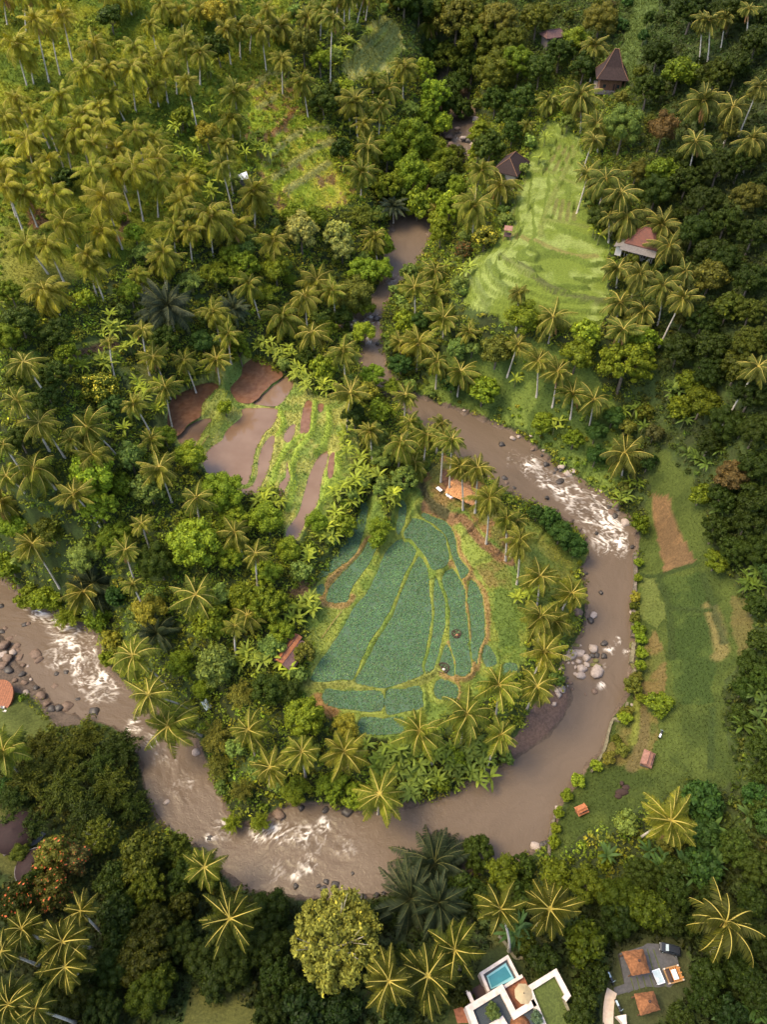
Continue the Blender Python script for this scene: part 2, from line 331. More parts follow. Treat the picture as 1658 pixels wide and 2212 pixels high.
WET = [
 ('B0','mud',[(1380,820),(1410,860),(1370,890),(1300,960),(1290,1030),(1210,1090),(1150,1160),(1080,1150),(1080,1000),(1110,920),(1200,870),(1300,830)]),
 ('B0','wet',[(1350,1050),(1360,1070),(1310,1130),(1250,1230),(1190,1230),(1140,1185),(1180,1120),(1270,1065)]),
 ('B1','mud',[(2,665),(-78,710),(-83,770),(-148,840),(-148,890),(-108,945),(-20,950),(60,880),(130,815),(180,765),(90,700)]),
 ('B1','wet',[(75,880),(-5,945),(0,960),(150,970),(220,890),(250,820),(190,775),(140,825)]),
 ('B1','wet',[(2,985),(-78,990),(-88,1050),(-178,1120),(-208,1190),(-268,1230),(-338,1310),(-308,1400),(-268,1445),(-188,1440),(-118,1470),(-48,1475),(-18,1380),(10,1250),(60,1150),(120,1090),(150,990)]),
 ('B1','wet',[(125,1165),(120,1250),(80,1400),(40,1480),(20,1540),(-100,1530),(-120,1505),(-40,1500),(10,1440),(25,1300),(75,1190)]),
 ('B1','wet',[(205,1330),(217,1380),(228,1440),(198,1500),(175,1560),(153,1530),(163,1470),(198,1430)]),
 ('B1','wet',[(265,1090),(255,1150),(220,1210),(185,1195),(190,1150),(230,1100)]),
 ('B1','mud',[(330,945),(370,950),(352,1100),(342,1145),(293,1140),(300,1050)]),
 ('B1','mud',[(408,960),(442,960),(438,1005),(410,1005)]),
 ('B1','wet',[(468,1265),(462,1350),(432,1440),(412,1560),(380,1658),(330,1708),(270,1828),(203,1815),(213,1758),(288,1648),(330,1480),(370,1370),(420,1290)]),
 ('B1','mud',[(512,1270),(512,1340),(497,1430),(468,1430),(478,1300)])]
FIELDS = []
for kind, t, pts in [('crop', t, p) for t, p in TEAL] + [(k, t, p) for t, k, p in WET]:
    pp = tps(t, pts); zs = [hit(*q)[0][2] for q in pp]; zl = float(np.mean(zs))
    if kind != 'crop': zl = 0.5 * zl + 0.5 * 10.8 if t == 'B0' or np.mean([q[0] for q in pp]) < 620 else zl
    if kind == 'crop': zl = 3.0 + .5 * (zl - 3.0)
    W = np.array([at_z(q[0], q[1], zl)[:2] for q in pp]); W = smooth_poly(W, True, 4)
    W = W + (np.stack([fbm(W[:, 0], W[:, 1], 1.6, 2, 5), fbm(W[:, 0], W[:, 1], 1.6, 2, 9)], -1) - 0.5) * 0.5
    FIELDS.append((kind, zl, W))
fin = np.zeros(len(fx), bool); wsum = np.zeros(len(fx)); zsum = np.zeros(len(fx)); wmax = np.zeros(len(fx)); DFLD = np.full(len(fx), 99.0); zfl = np.zeros(len(fx))
for kind, zl, W in FIELDS:
    lo = W.min(0) - 4; hi = W.max(0) + 4
    q = np.where((fx > lo[0]) & (fx < hi[0]) & (fy > lo[1]) & (fy < hi[1]))[0]
    i_ = inside(W, fx[q], fy[q]); d = segdist(W[::2], fx[q], fy[q], True); d = np.where(i_, -d, d)
    DFLD[q] = np.minimum(DFLD[q], d)
    b = q[d < 0.15]; fin[b] = True; zfl[b] = zl
    ww = np.exp(-(np.maximum(d, 0) / 0.9) ** 2); wsum[q] += ww; zsum[q] += ww * (zl + 0.20); wmax[q] = np.maximum(wmax[q], ww)
kb = np.clip(wmax * 1.5, 0, 1); Z = Z * (1 - kb) + np.where(wsum > 1e-6, zsum / np.maximum(wsum, 1e-6), 0) * kb
Z = np.where(fin, zfl - 0.14, Z)
# ---------------------------------------------------------------- banks, furrows and paths drawn over the terraces
LINES = []     # (points, width m, height m, colour or None)
def ln(t, pts, wdt, hgt, col=None): LINES.append((tps(t, pts), wdt, hgt, col))
C_grass=(.115,.145,.028); C_light=(.23,.26,.075); C_yel=(.17,.175,.04); C_dark=(.045,.065,.017); C_dirt=(.20,.115,.045); C_till=(.20,.10,.045); C_sand=(.10,.066,.052); C_floor=(.028,.036,.012); C_path=(.20,.135,.05); C_tan=(.22,.16,.06)
for p in ([(330,920),(240,1080)],[(370,930),(290,1090)],[(410,930),(330,1100)],[(310,1270),(280,1400)],[(350,1270),(325,1410)],[(395,1280),(370,1410)],[(430,1290),(420,1400)]): ln('A2', p, .55, -.4, (.12,.12,.035))
for p in ([(460,900),(350,1120),(270,1280),(210,1430),(205,1520)],[(170,1095),(320,1110)],[(300,1150),(470,1180)],[(215,1410),(350,1420),(500,1450)],[(120,1100),(60,1250),(20,1480)]): ln('A2', p, .7, .5, (.13,.15,.035))
ln('A2', [(20,1500),(200,1560),(400,1640),(560,1640)], .8, .1, (.15,.14,.04))
ln('B2', [(0,30),(150,120),(260,210),(350,240),(560,290),(640,300)], .9, .7, (.075,.085,.025))
ln('B1', [(1500,40),(1540,110),(1600,200),(1658,260)], .8, .6, (.10,.13,.03)); ln('B1', [(1360,150),(1440,200),(1480,280),(1500,340)], .8, .5, (.12,.15,.04)); ln('B2', [(-60,0),(60,60),(130,120)], .7, .4, (.12,.14,.04))
for p in ([(640,450),(740,360),(830,280),(900,170)],[(700,450),(800,350),(880,250),(915,190)],[(760,450),(850,350),(920,260)],[(620,420),(700,330),(800,220),(880,140)]): ln('A1', p, .8, .9, (.13,.15,.045))
for p in ([(0,560),(120,470),(200,560)],[(130,860),(240,740)],[(60,1060),(250,880),(470,820)],[(120,1150),(300,1020),(500,900)],[(200,1230),(330,1150),(480,1050)],[(20,700),(160,620),(260,640)]): ln('A1', p, .9, .7, (.26,.25,.07))
ln('A1', [(110,870),(200,780),(240,720)], .7, .0, C_dirt)
ln('C1', [(480,590),(440,590),(455,520),(500,440),(560,390),(650,300),(740,200)], .8, .15, C_path); ln('C1', [(450,600),(560,615),(625,560)], .9, .1, C_path)
ln('C1', [(1280,390),(1350,480),(1370,620),(1390,780),(1400,950),(1400,1060),(1300,1085),(1200,1060)], .55, .2, C_path); ln('C1', [(1250,860),(1285,950),(1295,1070),(1310,1220)], .5, .15, C_path)
ln('C1', [(1260,340),(1330,440),(1390,410),(1350,330),(1310,260),(1300,180),(1200,60)], .6, .2, C_path); ln('C1', [(1400,440),(1480,560),(1490,800),(1440,940),(1430,1010)], .7, .15, C_path)
ln('C1', [(1100,0),(1280,60),(1340,60),(1500,240),(1640,330)], 1.2, -.2, (.17,.10,.05)); ln('B1', [(1080,1480),(1120,1570),(1230,1658)], .9, -.4, (.06,.055,.025))
ln('C1', [(300,1090),(420,1130),(640,1125),(780,1160),(940,1140),(1090,1085),(1180,1020)], .9, .2, (.16,.17,.04)); ln('C1', [(400,1220),(500,1290)], 1.3, .1, C_dirt)
ln('C2', [(1290,620),(1340,760),(1365,900),(1350,940)], 1.1, .2, (.12,.10,.035)); ln('C2', [(1300,560),(1340,700),(1385,850)], .6, -.5, (.05,.055,.02)); ln('C2', [(960,430),(1020,600),(1040,760),(1050,950)], .5, -.3, (.030,.045,.011))
ln('C2', [(1030,640),(1290,645)], .5, -.3, (.030,.045,.011)); ln('C2', [(840,420),(1000,412),(1200,350)], .5, -.2, (.030,.045,.011)); ln('C2', [(1310,1280),(1300,1658)], .5, -.2, (.030,.045,.011)); ln('C2', [(1250,420),(1310,600)], .6, -.3, (.030,.045,.011))
ln('C2', [(840,1180),(850,1300),(860,1480),(790,1658)], 1.0, .0, (.095,.075,.03)); ln('C2', [(820,1240),(810,1420),(790,1500)], .6, .5, (.12,.13,.025))
for p in ([(390,950),(375,1100),(335,1190),(290,1240)],[(470,985),(480,1100),(445,1230),(400,1290)],[(300,1170),(210,1240),(150,1350),(110,1480)],[(270,1260),(240,1380),(250,1500),(210,1640)],[(480,1390),(445,1560),(400,1660)],[(140,1000),(190,1080),(150,1160)],[(530,1290),(540,1420),(480,1560)]): ln('B1', p, .75, .55, (.20,.26,.04))
ln('B0', [(1440,900),(1430,1000),(1400,1080),(1290,1230)], 1.2, .6, (.21,.24,.045)); ln('B0', [(1410,880),(1340,990),(1220,1100),(1140,1170)], .6, .35, (.22,.24,.05))
ln('A0', [(790,1380),(805,1450),(760,1530)], 1.0, .0, (.13,.08,.04)); ln('B0', [(400,650),(520,625),(650,590),(740,570)], .9, -.3, (.07,.045,.025))
ln('C1', [(1040,400),(1000,660),(960,800),(900,960),(880,1090)], .25, -.1, (.05,.085,.05))
Pg = np.stack([fx, fy, Z], -1); PX, PY, PD = to_px(Pg)
PXs, PYs = PX + (fbm(fx, fy, 4, 3, 51) - .5) * 26, PY + (fbm(fx, fy, 4, 3, 61) - .5) * 26
vis = (PX > -250) & (PX < 1900) & (PY > -250) & (PY < 2500) & (PD > 20)
# ---------------------------------------------------------------- what grows where
O = dict(
 grove=[(-200,-200),(600,-200),(640,140),(570,220),(560,330),(500,420),(420,480),(300,560),(200,590),(130,610),(-200,650)],
 slope=[(540,170),(610,150),(670,240),(760,330),(775,430),(690,462),(600,472),(555,380),(530,300)],
 topter=[(730,140),(810,40),(860,40),(872,100),(845,165),(760,175)],
 terr=[(1190,255),(1255,300),(1270,400),(1275,470),(1315,520),(1320,640),(1300,710),(1200,700),(1080,690),(1000,660),(1000,590),(1050,540),(1095,500),(1115,420),(1150,330)],
 lawn_tr=[(1385,-60),(1450,-60),(1410,60),(1385,120),(1350,200),(1320,205),(1340,120),(1350,60)],
 wetp=[(358,880),(460,790),(530,770),(650,828),(700,858),(760,870),(775,1000),(710,1100),(660,1180),(610,1165),(615,1060),(520,1062),(435,1015),(365,945)],
 fan=[(680,1275),(745,1180),(790,1085),(815,1060),(830,1100),(835,1150),(850,1080),(910,1040),(1000,1070),(1105,1200),(1145,1300),(1135,1430),(1050,1510),(960,1545),(890,1610),(770,1580),(690,1540),(640,1480),(680,1390),(665,1340),(690,1310),(635,1285),(610,1275)],
 hut=[(895,1045),(930,1010),(960,985),(1010,1030),(1075,1065),(1130,1200),(1100,1215),(1000,1100)],
 rbank=[(1185,1110),(1230,1140),(1280,1195),(1255,1230),(1270,1290),(1255,1340),(1200,1420),(1150,1380),(1140,1290),(1110,1200),(1130,1130)],
 rfield=[(1400,985),(1440,970),(1470,1010),(1525,1060),(1545,1180),(1600,1290),(1640,1400),(1570,1470),(1575,1600),(1600,1680),(1560,1700),(1480,1690),(1400,1730),(1340,1790),(1260,1800),(1205,1860),(1185,1800),(1270,1655),(1350,1505),(1368,1400),(1382,1200),(1405,1050)],
 lpatch=[(-100,480),(90,505),(170,600),(60,655),(-100,660)], lter=[(120,760),(230,730),(290,760),(140,800)], lclr=[(260,800),(330,790),(360,880),(360,960),(330,900)],
 lawn_b=[(385,2260),(410,2130),(450,2115),(560,2165),(570,2260)], villa=[(940,2260),(985,2150),(1030,2060),(1110,2035),(1145,2095),(1200,2055),(1245,2120),(1270,2260)],
 perg=[(1325,2050),(1395,2025),(1475,2025),(1510,2120),(1445,2190),(1400,2260),(1290,2260),(1300,2140)],
 lawn_l=[(-60,1460),(28,1462),(50,1520),(120,1560),(60,1600),(-60,1585)], lawn_ll=[(-60,1730),(50,1750),(130,1795),(75,1850),(95,1900),(30,1900),(-60,1880)],
 bar=[(1240,1475),(1180,1490),(1120,1580),(1070,1640),(1145,1628),(1205,1582),(1240,1531)], rocks=[(-60,1340),(12,1366),(50,1430),(110,1500),(190,1560),(120,1570),(60,1500),(-60,1450)],
 rslope=[(905,850),(960,760),(1080,720),(1200,740),(1290,800),(1340,900),(1345,1040),(1300,1060),(1250,1025),(1150,940),(1050,900),(980,870)],
 lawn_v=[(1050,2020),(1140,1990),(1190,2030),(1180,2070),(1120,2040),(1070,2050)])
OPEN = {}
for k, p in O.items():
    m = np.zeros(len(fx), bool); m[vis] = inside(p, PXs[vis], PYs[vis]); OPEN[k] = m
# colour of the ground itself
n1 = fbm(fx, fy, 14, 4, 71); n2 = fbm(fx, fy, 3.2, 4, 81); n3 = fbm(fx, fy, 1.1, 3, 91)
def mixc(a, b, k): k = np.clip(k, 0, 1)[:, None]; return np.asarray(a) * (1 - k) + np.asarray(b) * k
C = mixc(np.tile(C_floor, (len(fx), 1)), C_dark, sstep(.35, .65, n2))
def paint(mask, a, b, k, soft=1.0):
    global C
    new = mixc(np.tile(a, (len(fx), 1)), b, k); C = np.where(mask[:, None], mixc(C, new, np.full(len(fx), soft)), C)
paint(OPEN['grove'], (.08,.118,.012), (.215,.225,.020), sstep(.4, .65, n1 * .6 + n2 * .4))
paint(OPEN['slope'], (.20,.25,.022), (.38,.35,.05), sstep(.38, .62, n2 * .6 + n1 * .4)); paint(OPEN['slope'] & (n2 > .62), C_tan, C_dirt, n3)
paint(OPEN['topter'], (.22,.25,.055), (.40,.37,.11), sstep(.4, .6, n2)); paint(OPEN['terr'], (.115,.150,.022), (.185,.225,.060), sstep(.42, .6, n1 * .5 + n2 * .5))
paint(OPEN['lawn_tr'], (.05,.075,.018), (.08,.11,.025), n2); paint(OPEN['wetp'], (.14,.19,.04), (.27,.27,.07), sstep(.38, .62, n2))
paint(OPEN['fan'], (.105,.150,.028), (.165,.19,.036), sstep(.4, .62, n2)); paint(OPEN['hut'], (.15,.14,.035), C_dirt, sstep(.45, .6, n2)); paint(OPEN['rbank'], (.10,.13,.025), (.17,.175,.035), sstep(.4, .62, n2))
paint(OPEN['rslope'], (.06,.09,.018), (.12,.16,.03), sstep(.4, .6, n2))
paint(OPEN['rfield'], (.034,.049,.010), (.056,.074,.015), sstep(.38, .62, n2 * .5 + n1 * .5))
paint(OPEN['lpatch'], (.10,.12,.02), (.19,.18,.03), n2); paint(OPEN['lter'], (.08,.11,.025), (.13,.15,.035), n2); paint(OPEN['lclr'], (.10,.13,.03), (.18,.18,.05), n2)
for k in ('lawn_b', 'lawn_ll', 'lawn_v'): paint(OPEN[k], (.055,.058,.016), (.085,.085,.022), n2)
paint(OPEN['lawn_l'], (.06,.075,.02), (.09,.105,.025), n2); paint(OPEN['villa'], (.03,.04,.012), (.06,.07,.02), n2); paint(OPEN['perg'], (.03,.035,.015), (.05,.055,.02), n2)
def patch(t, pts, a, b, k, jit=True):
    p = tps(t, pts); m = np.zeros(len(fx), bool); m[vis] = inside(p, (PXs if jit else PX)[vis] if jit else PX[vis], (PYs if jit else PY)[vis]); paint(m, a, b, k); return m
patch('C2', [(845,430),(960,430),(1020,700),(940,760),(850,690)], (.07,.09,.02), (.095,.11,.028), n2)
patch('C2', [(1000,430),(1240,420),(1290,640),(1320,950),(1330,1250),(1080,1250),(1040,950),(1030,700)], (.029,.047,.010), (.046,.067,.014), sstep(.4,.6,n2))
patch('C2', [(900,760),(1000,900),(1020,1080),(1000,1200),(850,1190),(860,1000)], (.075,.085,.02), (.115,.085,.03), sstep(.4,.58,n2))
patch('C2', [(1420,560),(1540,600),(1570,850),(1500,960),(1440,800)], (.07,.075,.02), (.095,.075,.026), n2)
patch('C2', [(700,1300),(840,1250),(960,1400),(900,1650),(560,1650),(680,1420)], (.065,.075,.018), (.11,.09,.028), sstep(.4,.6,n2))
patch('B1', [(1040,1450),(1200,1400),(1300,1500),(1330,1658),(1150,1658)], (.14,.14,.035), (.18,.12,.045), sstep(.4,.6,n2)); patch('B1', [(1180,1380),(1290,1400),(1300,1470),(1220,1500)], (.14,.075,.045), (.18,.09,.05), n2)
patch('C1', [(1280,30),(1400,100),(1540,270),(1420,400),(1320,240)], (.15,.20,.035), (.20,.22,.05), n2); patch('C1', [(1420,380),(1540,300),(1660,400),(1658,520),(1500,520)], (.12,.14,.03), (.16,.13,.04), sstep(.4,.6,n2)); patch('C1', [(1520,540),(1658,520),(1700,900),(1560,900)], (.06,.10,.02), (.11,.15,.03), n2)
patch('C1', [(200,520),(290,480),(380,460),(410,480),(340,560),(230,560)], (.10,.065,.035), (.13,.085,.045), n2); patch('C1', [(560,620),(640,560),(420,1000),(330,960),(300,850),(430,700)], (.13,.17,.03), (.20,.22,.045), n2)
tm = patch('C2', [(915,-95),(1030,-90),(1080,100),(1130,200),(1200,330),(1160,370),(1000,410),(980,300),(925,80)], (.11,.068,.033), (.155,.092,.042), sstep(.4,.6,n2), False)
patch('A0', [(180,1340),(290,1330),(320,1420),(240,1480),(180,1450)], C_dirt, C_till, n2); patch('A1', [(150,570),(250,570),(260,640),(170,660)], C_dirt, (.28,.17,.05), n2)
bar = OPEN['bar'] & (DRIV > -1.0); paint(bar, (.105,.068,.055), (.13,.085,.065), n2); paint(OPEN['rocks'], (.075,.058,.048), (.12,.09,.07), n2)
edge = (DRIV > -1.2) & (DRIV < 0.55 + 0.9 * (n2 - .3)) & (DRIV < 90) ; paint(edge, (.085,.062,.048), (.12,.085,.06), n3); paint(DRIV < -0.3, (.11,.08,.06), (.15,.11,.085), n3)
ROUGH = np.zeros(len(fx), bool)
for pts, wd, hg, col in LINES:
    Wl = np.array([hit(*q)[0][:2] for q in pts]); Wl = smooth_poly(Wl, False, 5)
    lo = Wl.min(0) - 6; hi = Wl.max(0) + 6; q = np.where((fx > lo[0]) & (fx < hi[0]) & (fy > lo[1]) & (fy < hi[1]) & (~fin))[0]
    if not len(q): continue
    d = segdist(Wl, fx[q], fy[q]) + (n3[q] - .5) * .5
    Z[q] += hg * np.exp(-(d / wd) ** 2)
    if col:
        k = sstep(wd * 1.35, wd * .75, d)[:, None]; C[q] = C[q] * (1 - k) + np.array(col) * (.85 + .3 * n3[q])[:, None] * k
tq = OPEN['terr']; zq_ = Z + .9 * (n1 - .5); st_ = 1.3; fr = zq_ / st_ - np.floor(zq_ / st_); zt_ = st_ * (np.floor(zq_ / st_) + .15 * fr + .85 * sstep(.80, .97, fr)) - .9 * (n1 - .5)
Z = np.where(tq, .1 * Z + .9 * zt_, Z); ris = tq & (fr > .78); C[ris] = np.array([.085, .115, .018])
FRN = lambda a: a.reshape(NY, NX)
idx = np.arange(NX * NY).reshape(NY, NX)
Fq = np.stack([idx[:-1, :-1], idx[:-1, 1:], idx[1:, 1:], idx[1:, :-1]], -1).reshape(-1, 4)
gm = bpy.data.materials.new('ground'); gm.use_nodes = True; t = gm.node_tree; N = t.nodes; L = t.links; p = N['Principled BSDF']; p.inputs['Roughness'].default_value = .9; p.inputs['Specular IOR Level'].default_value = .15
a = N.new('ShaderNodeAttribute'); a.attribute_name = 'Col'; tc = N.new('ShaderNodeTexCoord')
na = N.new('ShaderNodeTexNoise'); na.inputs['Scale'].default_value = 2.2; na.inputs['Detail'].default_value = 7; na.inputs['Roughness'].default_value = .7; L.new(tc.outputs['Object'], na.inputs['Vector'])
mr = N.new('ShaderNodeMapRange'); mr.inputs[1].default_value = .3; mr.inputs[2].default_value = .7; mr.inputs[3].default_value = .6; mr.inputs[4].default_value = 1.4; L.new(na.outputs[0], mr.inputs[0])
sc = N.new('ShaderNodeVectorMath'); sc.operation = 'SCALE'; L.new(a.outputs['Color'], sc.inputs[0]); L.new(mr.outputs[0], sc.inputs['Scale']); L.new(sc.outputs[0], p.inputs['Base Color'])
bp = N.new('ShaderNodeBump'); bp.inputs['Strength'].default_value = .7; bp.inputs['Distance'].default_value = .25; L.new(na.outputs[0], bp.inputs['Height']); L.new(bp.outputs[0], p.inputs['Normal'])
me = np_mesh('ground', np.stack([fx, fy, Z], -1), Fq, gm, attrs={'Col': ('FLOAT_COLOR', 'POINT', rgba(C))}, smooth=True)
struct(obj_of('ground', me))
CG = C.reshape(NY, NX, 3)
def gcol(x, y):
    i = np.clip(np.searchsorted(gx, x) - 1, 0, NX - 1); j = np.clip(np.searchsorted(gy, y) - 1, 0, NY - 1); return CG[j, i]
def gmask(m, x, y):
    i = np.clip(np.searchsorted(gx, x), 0, NX - 1); j = np.clip(np.searchsorted(gy, y), 0, NY - 1); return m.reshape(NY, NX)[j, i]
# ================================================================ RIVER
def resample(P, n):
    d = np.r_[0, np.cumsum(np.linalg.norm(np.diff(P, axis=0), axis=1))]; s = np.linspace(0, d[-1], n)
    return np.stack([np.interp(s, d, P[:, i]) for i in range(P.shape[1])], -1)
Ls = cr([at_z(*a, z) for a, b, z in RIV], 40); Rs = cr([at_z(*b, z) for a, b, z in RIV], 40)
NC = 84; cw = np.linspace(-.12, 1.12, NC)
WV = Ls[:, None] * (1 - cw)[None, :, None] + Rs[:, None] * cw[None, :, None]
cl = np.r_[0, np.cumsum(np.linalg.norm(np.diff((Ls + Rs) / 2, axis=0), axis=1))]; wd = np.linalg.norm(Rs - Ls, axis=1)
Sx = np.broadcast_to(cl[:, None], WV.shape[:2]).ravel(); Ty = (cw[None] * wd[:, None]).ravel(); V = WV.reshape(-1, 3).copy()
wpx, wpy, _ = to_px(V)
RAP = [(1165,1020,22,.8),(1235,1062,24,.9),(1272,1092,30,1),(1315,1140,30,1),(1335,1165,22,.85),(1185,1040,20,.8),(85,1318,22,.9),(150,1380,34,1),(185,1432,34,1),(218,1472,26,.9),(1290,1110,36,1),(1305,1165,26,1),(1250,1080,30,.85),(1210,1050,26,.7),(1150,1010,22,.75),(1345,1190,18,.7),(1335,1385,8,1),(1318,1405,14,.6),(1355,1410,10,.6),(1300,1482,10,.8),(1310,1440,12,.4),
 (650,1805,28,.9),(600,1800,30,.65),(665,1865,20,1),(640,1890,16,.7),(700,1785,22,.65),(560,1800,26,.6),(690,1830,40,.35),(480,1790,30,.5),(455,1810,12,.8),(740,1830,40,.35),(610,1880,40,.4),
 (135,1350,30,1),(165,1405,42,1),(195,1455,38,.95),(110,1330,20,.9),(55,1303,16,.9),(235,1490,24,.8),(290,1570,18,.8),(205,1505,18,.8),(325,1600,20,.5),(120,1420,30,.6),(355,1640,40,.3),(390,1700,40,.3),
 (808,690,14,1),(790,700,12,.8),(765,700,16,.6),(795,735,14,.5),(1000,300,30,.3),(1010,330,15,.3),(840,600,25,.35),(1110,990,22,.4)]
mk = np.zeros(len(V))
for a, b, r, s in RAP: mk = np.maximum(mk, s * np.exp(-((wpx - a) ** 2 + (wpy - b) ** 2) / (1.15 * r * r)))
wx = Sx + 2.2 * (fbm(Sx, Ty, 3, 3, 3) - .5); wy = Ty + 2.2 * (fbm(Sx, Ty, 3, 3, 13) - .5)
r1 = 1 - np.abs(2 * fbm(wx * .75, wy, 2.7, 4, 23) - 1); r2 = 1 - np.abs(2 * fbm(wx * .8, wy, 1.15, 3, 37) - 1); fine = fbm(wx, wy, .55, 3, 33); big = fbm(wx, wy, 5, 3, 39)
mk2 = np.clip(mk * (.68 + .8 * big), 0, 1)
foam = np.clip(sstep(.88, .985, r1) * .85 + sstep(.90, .99, r2) * .55 + sstep(.54, .80, fine) * .30, 0, 1) * sstep(.22, .62, mk2 + (fine - .5) * .35) * (.45 + .55 * sstep(.38, .56, fbm(wx * .9, wy, 2.6, 3, 71)))
chop = fbm(wx * .5, wy, 1.6, 4, 43) - .5
V[:, 2] += chop * (.12 + .9 * np.clip(mk, 0, 1)) + (r1 - .6) * .35 * np.clip(mk, 0, 1) + foam * .10
streak = sstep(.25, .75, fbm(Sx * .10 + .6 * wx * .1, wy * .75, 1.1, 4, 57) * .6 + fbm(Sx, Ty, 11, 3, 59) * .4)
streak = .5 + (streak - .5) * (.22 + .6 * np.clip(mk, 0, 1))
nS = len(Ls); ix = np.arange(nS * NC).reshape(nS, NC)
Fw = np.stack([ix[:-1, :-1], ix[:-1, 1:], ix[1:, 1:], ix[1:, :-1]], -1).reshape(-1, 4)
wm = bpy.data.materials.new('river_water'); wm.use_nodes = True; t = wm.node_tree; N = t.nodes; L = t.links; p = N['Principled BSDF']
af = N.new('ShaderNodeAttribute'); af.attribute_name = 'foam'; tc = N.new('ShaderNodeTexCoord')
nz = N.new('ShaderNodeTexNoise'); nz.inputs['Scale'].default_value = .35; nz.inputs['Detail'].default_value = 6; nz.inputs['Roughness'].default_value = .65; nz.inputs['Distortion'].default_value = .8; L.new(tc.outputs['Object'], nz.inputs['Vector'])
mb = N.new('ShaderNodeMix'); mb.data_type = 'RGBA'; mb.inputs[6].default_value = (.090,.065,.045,1); mb.inputs[7].default_value = (.140,.102,.073,1); sk = N.new('ShaderNodeAttribute'); sk.attribute_name = 'streak'; L.new(sk.outputs['Fac'], mb.inputs[0])
mf = N.new('ShaderNodeMix'); mf.data_type = 'RGBA'; L.new(af.outputs['Fac'], mf.inputs[0]); L.new(mb.outputs[2], mf.inputs[6]); mf.inputs[7].default_value = (.74,.68,.62,1); L.new(mf.outputs[2], p.inputs['Base Color'])
mr = N.new('ShaderNodeMapRange'); mr.inputs[3].default_value = .26; mr.inputs[4].default_value = .8; L.new(af.outputs['Fac'], mr.inputs[0]); L.new(mr.outputs[0], p.inputs['Roughness']); p.inputs['Specular IOR Level'].default_value = .16
n2_ = N.new('ShaderNodeTexNoise'); n2_.inputs['Scale'].default_value = 1.6; n2_.inputs['Detail'].default_value = 5; n2_.inputs['Distortion'].default_value = 1.2; L.new(tc.outputs['Object'], n2_.inputs['Vector'])
bp = N.new('ShaderNodeBump'); bp.inputs['Strength'].default_value = .35; bp.inputs['Distance'].default_value = .25; L.new(n2_.outputs[0], bp.inputs['Height']); L.new(bp.outputs[0], p.inputs['Normal'])
struct(obj_of('river_water', np_mesh('river_water', V, Fw, wm, attrs={'foam': ('FLOAT', 'POINT', foam), 'streak': ('FLOAT', 'POINT', streak)}, smooth=True)))
def river_z(x, y):
    k = np.argmin((RCEN[:, 0] - x) ** 2 + (RCEN[:, 1] - y) ** 2); return RCEN[k, 2]
# ================================================================ FIELD SHEETS
M['cropsoil'] = mat('crop_bed', (.06,.115,.066), .9, noise=.4, nscale=1.5, col2=(.055,.08,.045))
M['wet'] = mat('flooded_paddy', (.185,.118,.078), .07, spec=.4, noise=.5, nscale=.2, bump=.03, col2=(.15,.09,.055))
M['mud'] = mat('wet_mud', (.125,.055,.027), .3, spec=.45, noise=.5, nscale=.9, bump=.8, col2=(.18,.09,.05))
for kind, zl, W in FIELDS:
    mb_ = MB(); mb_.add([(x, y, zl) for x, y in W], [tuple(range(len(W)))])
    o = mb_.build({'crop': 'crop_field', 'wet': 'flooded_paddy', 'mud': 'muddy_paddy'}[kind], M[{'crop': 'cropsoil'}.get(kind, kind)]); struct(o)
# crop plants: one mass of blue-green tufts
P_ = []; TINT = []
for kind, zl, W in FIELDS:
    if kind != 'crop': continue
    cw_ = W.mean(0); ev = np.linalg.eigh(np.cov((W - cw_).T))[1]; ax_, ay_ = ev[:, 1], ev[:, 0]; q_ = (W - cw_) @ np.stack([ax_, ay_], -1); lo, hi = q_.min(0), q_.max(0)
    U, Vv = np.meshgrid(np.arange(lo[0], hi[0], .29), np.arange(lo[1], hi[1], .44)); U = U.ravel() + rng.uniform(-.12, .12, U.size); Vv = Vv.ravel() + rng.uniform(-.08, .08, Vv.size) + .25 * np.sin(U * .35)
    X = cw_[0] + U * ax_[0] + Vv * ay_[0]; Y = cw_[1] + U * ax_[1] + Vv * ay_[1]
    k = inside(W, X, Y); X, Y = X[k], Y[k]; k = segdist(W, X, Y, True) > .12; X, Y = X[k], Y[k]
    k = (rng.random(len(X)) < .95) & (fbm(X, Y, .9, 2, 207) > .27) & (fbm(X * 3, Y, 1.2, 2, 217) > .22); P_.append(np.stack([X[k], Y[k], np.full(k.sum(), zl)], -1)); TINT.append(np.full(k.sum() * 4, rng.uniform(.86, 1.14)))
P_ = np.vstack(P_)
def tufts(P, nb, length, width, up, colf, name, m, kind='stuff', big=None):
    n = len(P) * nb; B = np.repeat(P, nb, 0); az = rng.uniform(0, 2 * np.pi, n); el = rng.uniform(up[0], up[1], n)
    ln_ = length * (np.repeat(big, nb) if big is not None else 1) * rng.uniform(.6, 1.35, n); d = np.stack([np.cos(az) * np.cos(el), np.sin(az) * np.cos(el), np.sin(el)], -1); s = np.stack([-np.sin(az), np.cos(az), np.zeros(n)], -1) * (width * rng.uniform(.6, 1.3, n))[:, None] * .5
    B = B + d * .02; mid = B + d * (ln_ * .55)[:, None]; tip = B + d * ln_[:, None] - np.array([0, 0, 1]) * (ln_ * .18)[:, None]
    V = np.stack([B, mid - s, tip, mid + s], 1).reshape(-1, 3); F = np.arange(n * 4).reshape(-1, 4)
    c = colf(B[:, 0], B[:, 1]); v = np.clip(rng.normal(.45, .22, n), 0, 1)
    o = obj_of(name, np_mesh(name, V, F, m, attrs={'Col': ('FLOAT_COLOR', 'FACE', rgba(c)), 'v': ('FLOAT', 'FACE', v)})); o['kind'] = kind; return o
